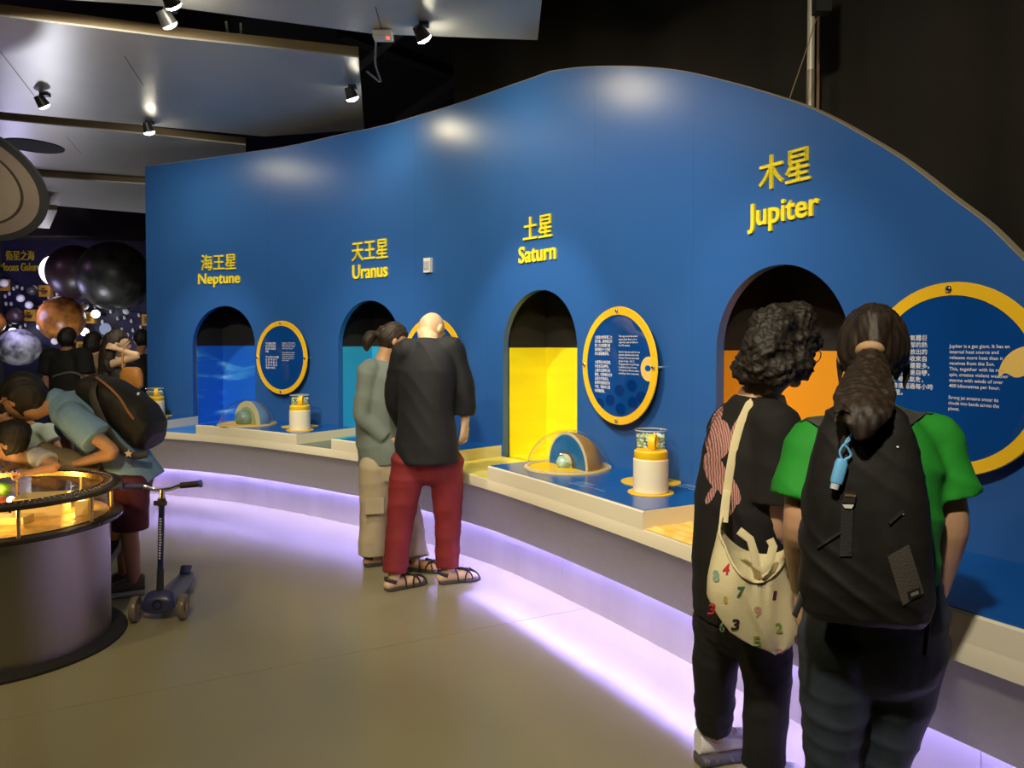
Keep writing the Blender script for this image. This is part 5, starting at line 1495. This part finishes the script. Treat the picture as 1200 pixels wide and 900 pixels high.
shirt(Jw, root, 'shirt', M_sage, .98, .42, 1.99, (.074, .054), [(.180, .14), (.160, .130), (.160, .125), (.14, .10)], .009, folds(.013, 10, (.5, .2, .8), 41))
trousers(Jw, root, 'trousers', mat('beige_cargo_cloth', (.44, .37, .25), .75, var=.1, vscale=6), .98, 1.99, (.112, .100, .096, .098), .3, (.175, .135), .009, folds(.009, 10, (0, 0, 1), 43))
mb = MB(); c_ = leg3(Jw, 'r', .72)
mb.box((-.06, -.012, -.05), (.06, .012, .05), Matrix.Translation(c_+V(.02, -.105, 0)) @ Matrix.Rotation(.25, 4, 'Z'))
mb.build('cargo_pocket', MATS['beige_cargo_cloth'], root)
sandal(root, Jw['ank_l'], Jw['foot_l'], .25, .095, M_sol, M_sst); sandal(root, Jw['ank_r'], Jw['foot_r'], .25, .095, M_sol, M_sst)
mb = MB(); H = hair_cap(mb, Jw, .98, .001)
mb.limb([(H(0, -.09, .02), .05), (H(0, -.115, .0), .026), (H(0, -.130, -.005), .022)], 12)
mb.limb([(H(0, -.125, -.002), .022), (H(0, -.155, -.03), .042), (H(0, -.16, -.075), .040), (H(0, -.15, -.12), .018)], 14)
fuse(mb, 'hair', M_hairb, root, .007, 3, strands(.002, 200, (.6, .2, .6), 44))

# ================================================================ boy leaning over the vitrine
YO = 4.52
o_ = lambda x, y, dy=0.0: at_y(x, y, YO+dy)
fb = V(-.96, -.15, 0).normalized()
base = V(o_(150, 690).x, YO+.05, 0)
Jb = skeleton(base, fb, 1.50)
al, ar = at_z(158, 697, 0), at_z(146, 690, 0)
Jb['fs'] = .72
Jb.update(head=o_(27, 468, -.10), hf=V(-.86, .16, -.48).normalized(), hu=V(-.48, .06, .87).normalized(), neck=o_(66, 470, -.02), chest=o_(100, 489, .0), waist=o_(130, 519, .02), pel=o_(153, 552, .04),
    sh_l=o_(86, 490, -.19), sh_r=o_(90, 486, .16), el_l=o_(133, 530, -.24), wr_l=o_(84, 546, -.16), el_r=o_(78, 515, .25), wr_r=o_(82, 535, .22),
    hip_l=o_(152, 565, -.06), hip_r=o_(150, 563, .12), knee_l=o_(152, 625, -.06), knee_r=o_(146, 622, .12), ank_l=V(al.x, al.y, .075), ank_r=V(ar.x, ar.y, .075), foot_l=V(-.92, -.35, 0), foot_r=V(-.95, -.2, 0))
root = thing('person', 'person in pale blue polo shirt and maroon shorts leaning over the round vitrine', 'person', base)
L = body(Jb, root, M_skin2, .95, .007, True, 1.16, {'l': (V(-.9, .1, .15), V(0, .3, -1), 1, .6), 'r': (V(-.7, -.5, .1), V(0, 0, -1), 1, .5)}); face_bits(L, root, 1.16)
M_pale = mat('dusty_blue_cotton', (.15, .27, .43), .75, var=.1, vscale=6, bump=.1, bscale=300)
shirt(Jb, root, 'polo_shirt', M_pale, 1.02, .55, .62, (.082, .096), [(.165, .150), (.160, .150), (.168, .145), (.150, .115)], .009, folds(.008, 11, (.8, .1, .5), 51))
c_ = Jb['neck']; ax_ = (Jb['neck']-Jb['chest']).normalized(); u_, v_ = frame_from(ax_, fb)
MB().loft([(c_-ax_*.01, u_, v_, .082, .076), (c_+ax_*.025, u_, v_, .074, .068), (c_+ax_*.045, u_, v_, .068, .062)], 24).build('collar', M_pale, root)
M_maroon = mat('maroon_cloth', (.075, .008, .014), .75, var=.15, vscale=6)
trousers(Jb, root, 'shorts', M_maroon, .95, .92, (.118, .110, .108, .1), .3, (.170, .140), .009, folds(.006, 12, (0, 0, 1), 53))
mb = MB(); H = hair_cap(mb, Jb, 1.16, .008, .006)
mb.ball(H(0, -.02, .05), .095, .115, .085, axes(Jb['hf'], Jb['hu']), 20, 12); mb.limb([(H(-.05, .075, .075), .026), (H(.05, .075, .075), .026)], 10)
fuse(mb, 'hair', M_hair, root, .007, 3, strands(.003, 170, (.7, .1, .5), 55))
mb = MB(); rr, ff, uu = axes(Jb['hf'], Jb['hu'])
for sx in (-1, 1):
    mb.tube([H(sx*.082, -.01, .016), H(sx*.078, .06, .014), H(sx*.058, .103, .012)], .002, 6)
    mb.lathe(H(sx*.033, .108, .004), [(.024, -.0015), (.026, 0), (.024, .0015), (.022, 0), (.024, -.0015)], 20, (rr, uu, ff))
mb.build('eyeglasses', mat('dark_frame', (.05, .045, .04), .3), root)
M_dksh = mat('dark_shoe_mesh', (.10, .08, .06), .7)
for n in 'lr': shoe(root, Jb['ank_'+n], Jb['foot_'+n], .25, .095, M_dksh, M_sole, 'sneaker')
# his backpack
bp2 = thing('backpack', 'black rounded backpack with tan trim on the back of the person leaning over the vitrine', 'backpack', o_(150, 500, .02))
kx = V(.82, 0, -.57).normalized(); kn = V(.57, 0, .82).normalized(); ky = V(0, 1, 0)
A0, A1 = o_(104, 447, .02), o_(184, 512, .02)
mb = MB(); secs = []
for t_, w, d_, off in ((-.04, .10, .03, .02), (.04, .135, .075, .03), (.25, .155, .105, .045), (.5, .160, .12, .055), (.75, .165, .125, .05), (.93, .155, .105, .03), (1.01, .12, .06, .01)):
    secs.append((A0.lerp(A1, t_)+kn*(off-.035), ky, kn, w, d_))
mb.loft(secs, 28, 2.6)
fuse(mb, 'main_body', bagmat(), bp2, .008, 4, folds(.010, 9, (.8, .3, .3), 61))
mb = MB()
trim = [o_(113, 442, -.10), o_(126, 452, -.14), o_(140, 466, -.15), o_(150, 482, -.145), o_(157, 491, -.13)]
MB().limb([(p, (.008, .006)) for p in trim], 10, round_ends=False).build('tan_trim', mat('tan_leather', (.28, .12, .045), .6), bp2)
stp = [o_(110, 448, -.14), o_(108, 462, -.185), o_(116, 485, -.19), o_(128, 508, -.185), o_(140, 524, -.175), o_(155, 534, -.16), o_(172, 532, -.13)]
MB().limb([(p, (.022, .006)) for p in stp], 12, ref=(0, -1, .2), round_ends=False).build('shoulder_strap', M_strap, bp2)
MB().limb([(p, (.012, .004)) for p in [o_(62, 441, -.05), o_(84, 436, -.03), o_(104, 444, -.0)]], 10, ref=(0, -.4, 1), round_ends=False).build('top_strap', mat('grey_brown_webbing', (.05, .042, .033), .6), bp2)
MB().ball(o_(162, 461.5, -.12), .010, nu=12, nv=8).build('button', mat('silver_button', (.6, .6, .62), .3, .8), bp2)
sc_ = o_(151, 531.5, -.205); mb = MB(); pts = []
for k in range(10):
    a = PI/2+2*PI*k/10; r_ = .024 if k % 2 == 0 else .011; pts.append(sc_+V(r_*math.cos(a), 0, r_*math.sin(a)))
mb.poly(pts, V(0, -1, 0), .006)
mb.build('star_charm', mat('pink_white_charm', (.7, .5, .48), .4), bp2, smooth=False)

# ================================================================ child held up to the glass
YC = 4.36
c2 = lambda x, y, dy=0.0: at_y(x, y, YC+dy)
fc = V(-.97, -.2, 0).normalized()
base = V(c2(120, 640).x, YC+.03, 0)
Jc = skeleton(base, fc, 1.10)
Jc.update(head=c2(10, 519, -.06), hf=V(-.93, -.22, -.22).normalized(), hu=V(-.22, 0, .97).normalized(), neck=c2(34, 538, .0), chest=c2(55, 541, .04), waist=c2(85, 546, .07), pel=c2(112, 553, .09),
    sh_l=c2(42, 534, -.10), sh_r=c2(42, 534, .16), el_l=c2(65, 547, -.17), wr_l=c2(38, 553, -.20), el_r=c2(20, 545, .2), wr_r=c2(2, 553, .1),
    hip_l=c2(118, 562, .05), hip_r=c2(120, 562, .15), knee_l=c2(133, 616, .06), knee_r=c2(136, 612, .14), ank_l=c2(136, 634, .10), ank_r=c2(134, 630, .18), foot_l=V(-.9, -.3, 0), foot_r=V(-.9, 0, 0))
root = thing('person', 'small black-haired child in lavender sleeve lifted over the vitrine, fist on the glass', 'person', base)
def foot(mb, a, d, k): mb.limb([(a, .03*k), (a+V(-.06, -.02, -.035), .028*k)], 10)
L = body(Jc, root, M_skin2, .74, .0045, True, .92, {'l': (V(-.93, -.1, .02), V(0, .2, -1), 1, 1.25), 'r': (V(-.9, -.3, 0), V(0, 0, -1), 1, .5)}); face_bits(L, root, .92)
shirt(Jc, root, 'tshirt', mat('brown_khaki_cotton', (.17, .13, .08), .8, var=.15, vscale=8), .74, .35, .1, (.07, .07), None, .009, folds(.006, 16, (.8, .1, .5), 71))
mb = MB(); mb.limb([(Jc['sh_l']+V(-.01, .01, .0), .052), (lerp3(Jc, 'l', .35), .058), (lerp3(Jc, 'l', .62), .062)], 18, round_ends=False)
fuse(mb, 'lavender_sleeve', mat('lavender_cotton', (.36, .36, .42), .8), root, .007, 3, folds(.006, 24, (.9, 0, .3), 72))
trousers(Jc, root, 'shorts', mat('grey_brown_cloth', (.11, .09, .06), .8), .74, .55, (.10, .095, .09, .09), .3, None or (.150, .12), .009)
mb = MB(); H = hair_cap(mb, Jc, .92, .006)
mb.ball(H(0, -.03, .05), .085, .10, .08, axes(Jc['hf'], Jc['hu']), 20, 12)
fuse(mb, 'hair', M_hair, root, .007, 3, strands(.003, 170, (.2, .1, .9), 73))
a = Jc['ank_l']+V(0, -.0, -.03)
mb = MB(); s_ = V(0, 1, 0); dn = V(-.55, -.1, -.83).normalized(); dd = V(.8, 0, -.55).normalized()
for n_, aa in (('l', Jc['ank_l']), ('r', Jc['ank_r'])):
    mb = MB(); p0 = aa+V(.02, 0, .03); e_ = V(-.50, -.1, -.86).normalized()
    nn = V(-.86, 0, .50).normalized()
    secs = [(p0+e_*t_*.20+nn*(.012-.02*t_), V(0, 1, 0), nn, w, h_) for t_, w, h_ in ((0, .030, .036), (.2, .036, .048), (.45, .036, .040), (.75, .042, .026), (1.0, .024, .014))]
    mb.loft(secs, 18, 2.4); so = mb.build('sneaker', mat('black_knit', (.012, .012, .013), .6), root)
    m2 = MB(); m2.loft([(c_-nn_*h_*.98, ax, nn_, w*1.04, .010) for c_, ax, nn_, w, h_ in secs], 16, 3); m2.build('sole', M_sole, so)
    m3 = MB(); q_ = p0+e_*.09+V(0, -.043, 0)+nn*.004
    m3.limb([(q_+e_*.022+nn*.012, .0025), (q_-e_*.002-nn*.004, .004), (q_-e_*.03+nn*.014, .0015)], 6); m3.build('white_mark', M_print, so)

# ================================================================ child in mint top on the far side of the vitrine
YD = 5.0
d2 = lambda x, y, dy=0.0: at_y(x, y, YD+dy)
base = V(d2(48, 660).x, YD+.1, 0)
Jd = skeleton(base, V(-.6, -.8, 0), 1.16)
Jd.update(head=d2(14, 488, -.02), hf=V(-.75, -.55, -.35).normalized(), hu=V(-.3, -.15, .93).normalized(), neck=d2(36, 500, .05), chest=d2(48, 516, .07), waist=d2(58, 545, .1), pel=d2(62, 570, .12),
    sh_l=d2(58, 505, -.02), sh_r=d2(36, 505, .15), el_l=d2(72, 528, -.08), wr_l=d2(48, 541, -.22), el_r=d2(22, 525, .1), wr_r=d2(8, 540, -.1))
root = thing('person', 'child in pale mint top leaning on the far side of the round vitrine', 'person', base)
del foot
def foot(mb, a, d, k):
    d = Vector(d); d.z = 0; d.normalize(); q = V(a.x, a.y, 0)
    mb.limb([(q-d*.03*k+UP*.036, .028*k), (q+d*.05*k+UP*.036, .032*k), (q+d*.14*k+UP*.024, .024*k)], 12); mb.limb([(a, .032*k), (q+UP*.04, .032*k)], 12)
L = body(Jd, root, M_skin2, .74, .008, True, .92); face_bits(L, root, .92)
shirt(Jd, root, 'tshirt', mat('mint_cotton', (.46, .56, .50), .8, var=.08, vscale=6), .76, .4, .6, (.075, .085), None, .010, folds(.008, 14, (.3, .1, 1), 81))
trousers(Jd, root, 'shorts', mat('dark_shorts_cloth', (.03, .03, .035), .8), .74, 1.0, (.11, .10, .1, .1), .3, (.160, .13), .010)
mb = MB(); H = hair_cap(mb, Jd, .92, .006); fuse(mb, 'hair', M_hair, root, .008, 3, strands(.003, 170, (.2, .1, .9), 83))

# ================================================================ visitors in the moon gallery
def visitor(px, Y, h, fwd, lb, sk, mt, mp, hm, head_px=None, over=None, sleeve=.6, kk=1.0, hair='short', tor=None):
    b_ = V((px-600)/FPX*Y, Y, 0); J_ = skeleton(b_, fwd, h)
    if head_px: J_['head'] = at_y(head_px[0], head_px[1], Y); J_['hf'] = Vector(fwd).normalized()
    if over: J_.update(over(J_))
    rt = thing('person', lb, 'person', b_)
    L_ = body(J_, rt, sk, kk, .011, True, 1.0); face_bits(L_, rt)
    shirt(J_, rt, 'top', mt, kk, .45, sleeve, (.080, .092), tor, .012, folds(.006, 12, (.3, .1, 1), int(px)))
    trousers(J_, rt, 'trousers', mp, kk, 1.95, (.105, .09, .075, .065), .3, (.165, .125), .012)
    mb = MB(); H_ = hair_cap(mb, J_, 1.0, .004)
    if hair == 'bob': mb.ball(H_(0, -.03, -.035), .092, .092, .085, axes(J_['hf'], J_['hu']), 18, 12)
    if hair == 'long': mb.limb([(H_(0, -.05, .03), (.085, .075)), (H_(0, -.075, -.08), (.095, .060)), (H_(.01, -.085, -.24), (.085, .045)), (H_(.02, -.09, -.42), (.05, .03))], 18, ref=J_['f'])
    fuse(mb, 'hair', hm, rt, .010, 3, strands(.003, 150, (0, 0, 1), int(px)))
    return J_, rt
M_dt = mat('dark_trouser_cloth', (.015, .015, .018), .8)
visitor(78, 8.0, 1.66, V(.05, 1, 0), 'man in black T-shirt seen from behind in the moon gallery', M_skin2, M_blk, M_dt, M_hair, (80, 398), kk=1.12)
visitor(112, 8.5, 1.60, V(.3, .95, 0), 'visitor with black bob and tan top between the two others in the gallery', M_skin, mat('tan_top_cloth', (.30, .21, .12), .8), M_dt, M_hair, (110, 402), kk=.95, hair='bob')
def raised(J_):
    Y = 7.2; p = lambda x, y, dy=0: at_y(x, y, Y+dy)
    return dict(head=p(138, 402), hf=V(.80, .50, -.1).normalized(), sh_r=p(127, 428, -.10), el_r=p(161, 417, -.16), wr_r=p(138, 409, -.14), sh_l=p(150, 428, .12), el_l=p(158, 447, .12), wr_l=p(160, 463, .05), neck=p(137, 420), chest=p(138, 440))
Jh, rt = visitor(138, 7.2, 1.58, V(.5, .86, 0), 'long-haired woman in the gallery raising a bare arm to her head', M_skin3, mat('black_strap_top', (.02, .017, .015), .7), M_dt, M_hairb, None, raised, .05, .88, 'long', [(.155, .115), (.14, .105), (.15, .11), (.10, .075)])
visitor(163, 9.2, 1.58, V(.2, 1, 0), 'dark clothed visitor half hidden by the end of the blue wall', M_skin2, M_blk, M_dt, M_hair, (167, 398), kk=.95)
ob = at_y(154, 441, 7.0)
tt_ = thing('shoulder_bag', 'orange brown bag carried below the raised elbow in the gallery', 'bag', ob)
mb = MB(); mb.loft([(ob+V(0, 0, z), V(1, 0, 0), V(0, 1, 0), w, d_) for z, w, d_ in ((-.12, .07, .03), (-.09, .10, .05), (.02, .10, .055), (.07, .08, .04), (.085, .05, .02))], 20, 3)
mb.build('pouch', mat('orange_leather', (.38, .15, .02), .5), tt_)
MB().tube([ob+V(-.08, 0, .06), ob+V(-.09, .03, .22), ob+V(-.05, .08, .32)], .008, 8).build('strap', mat('orange_leather', (.38, .15, .02), .5), tt_)
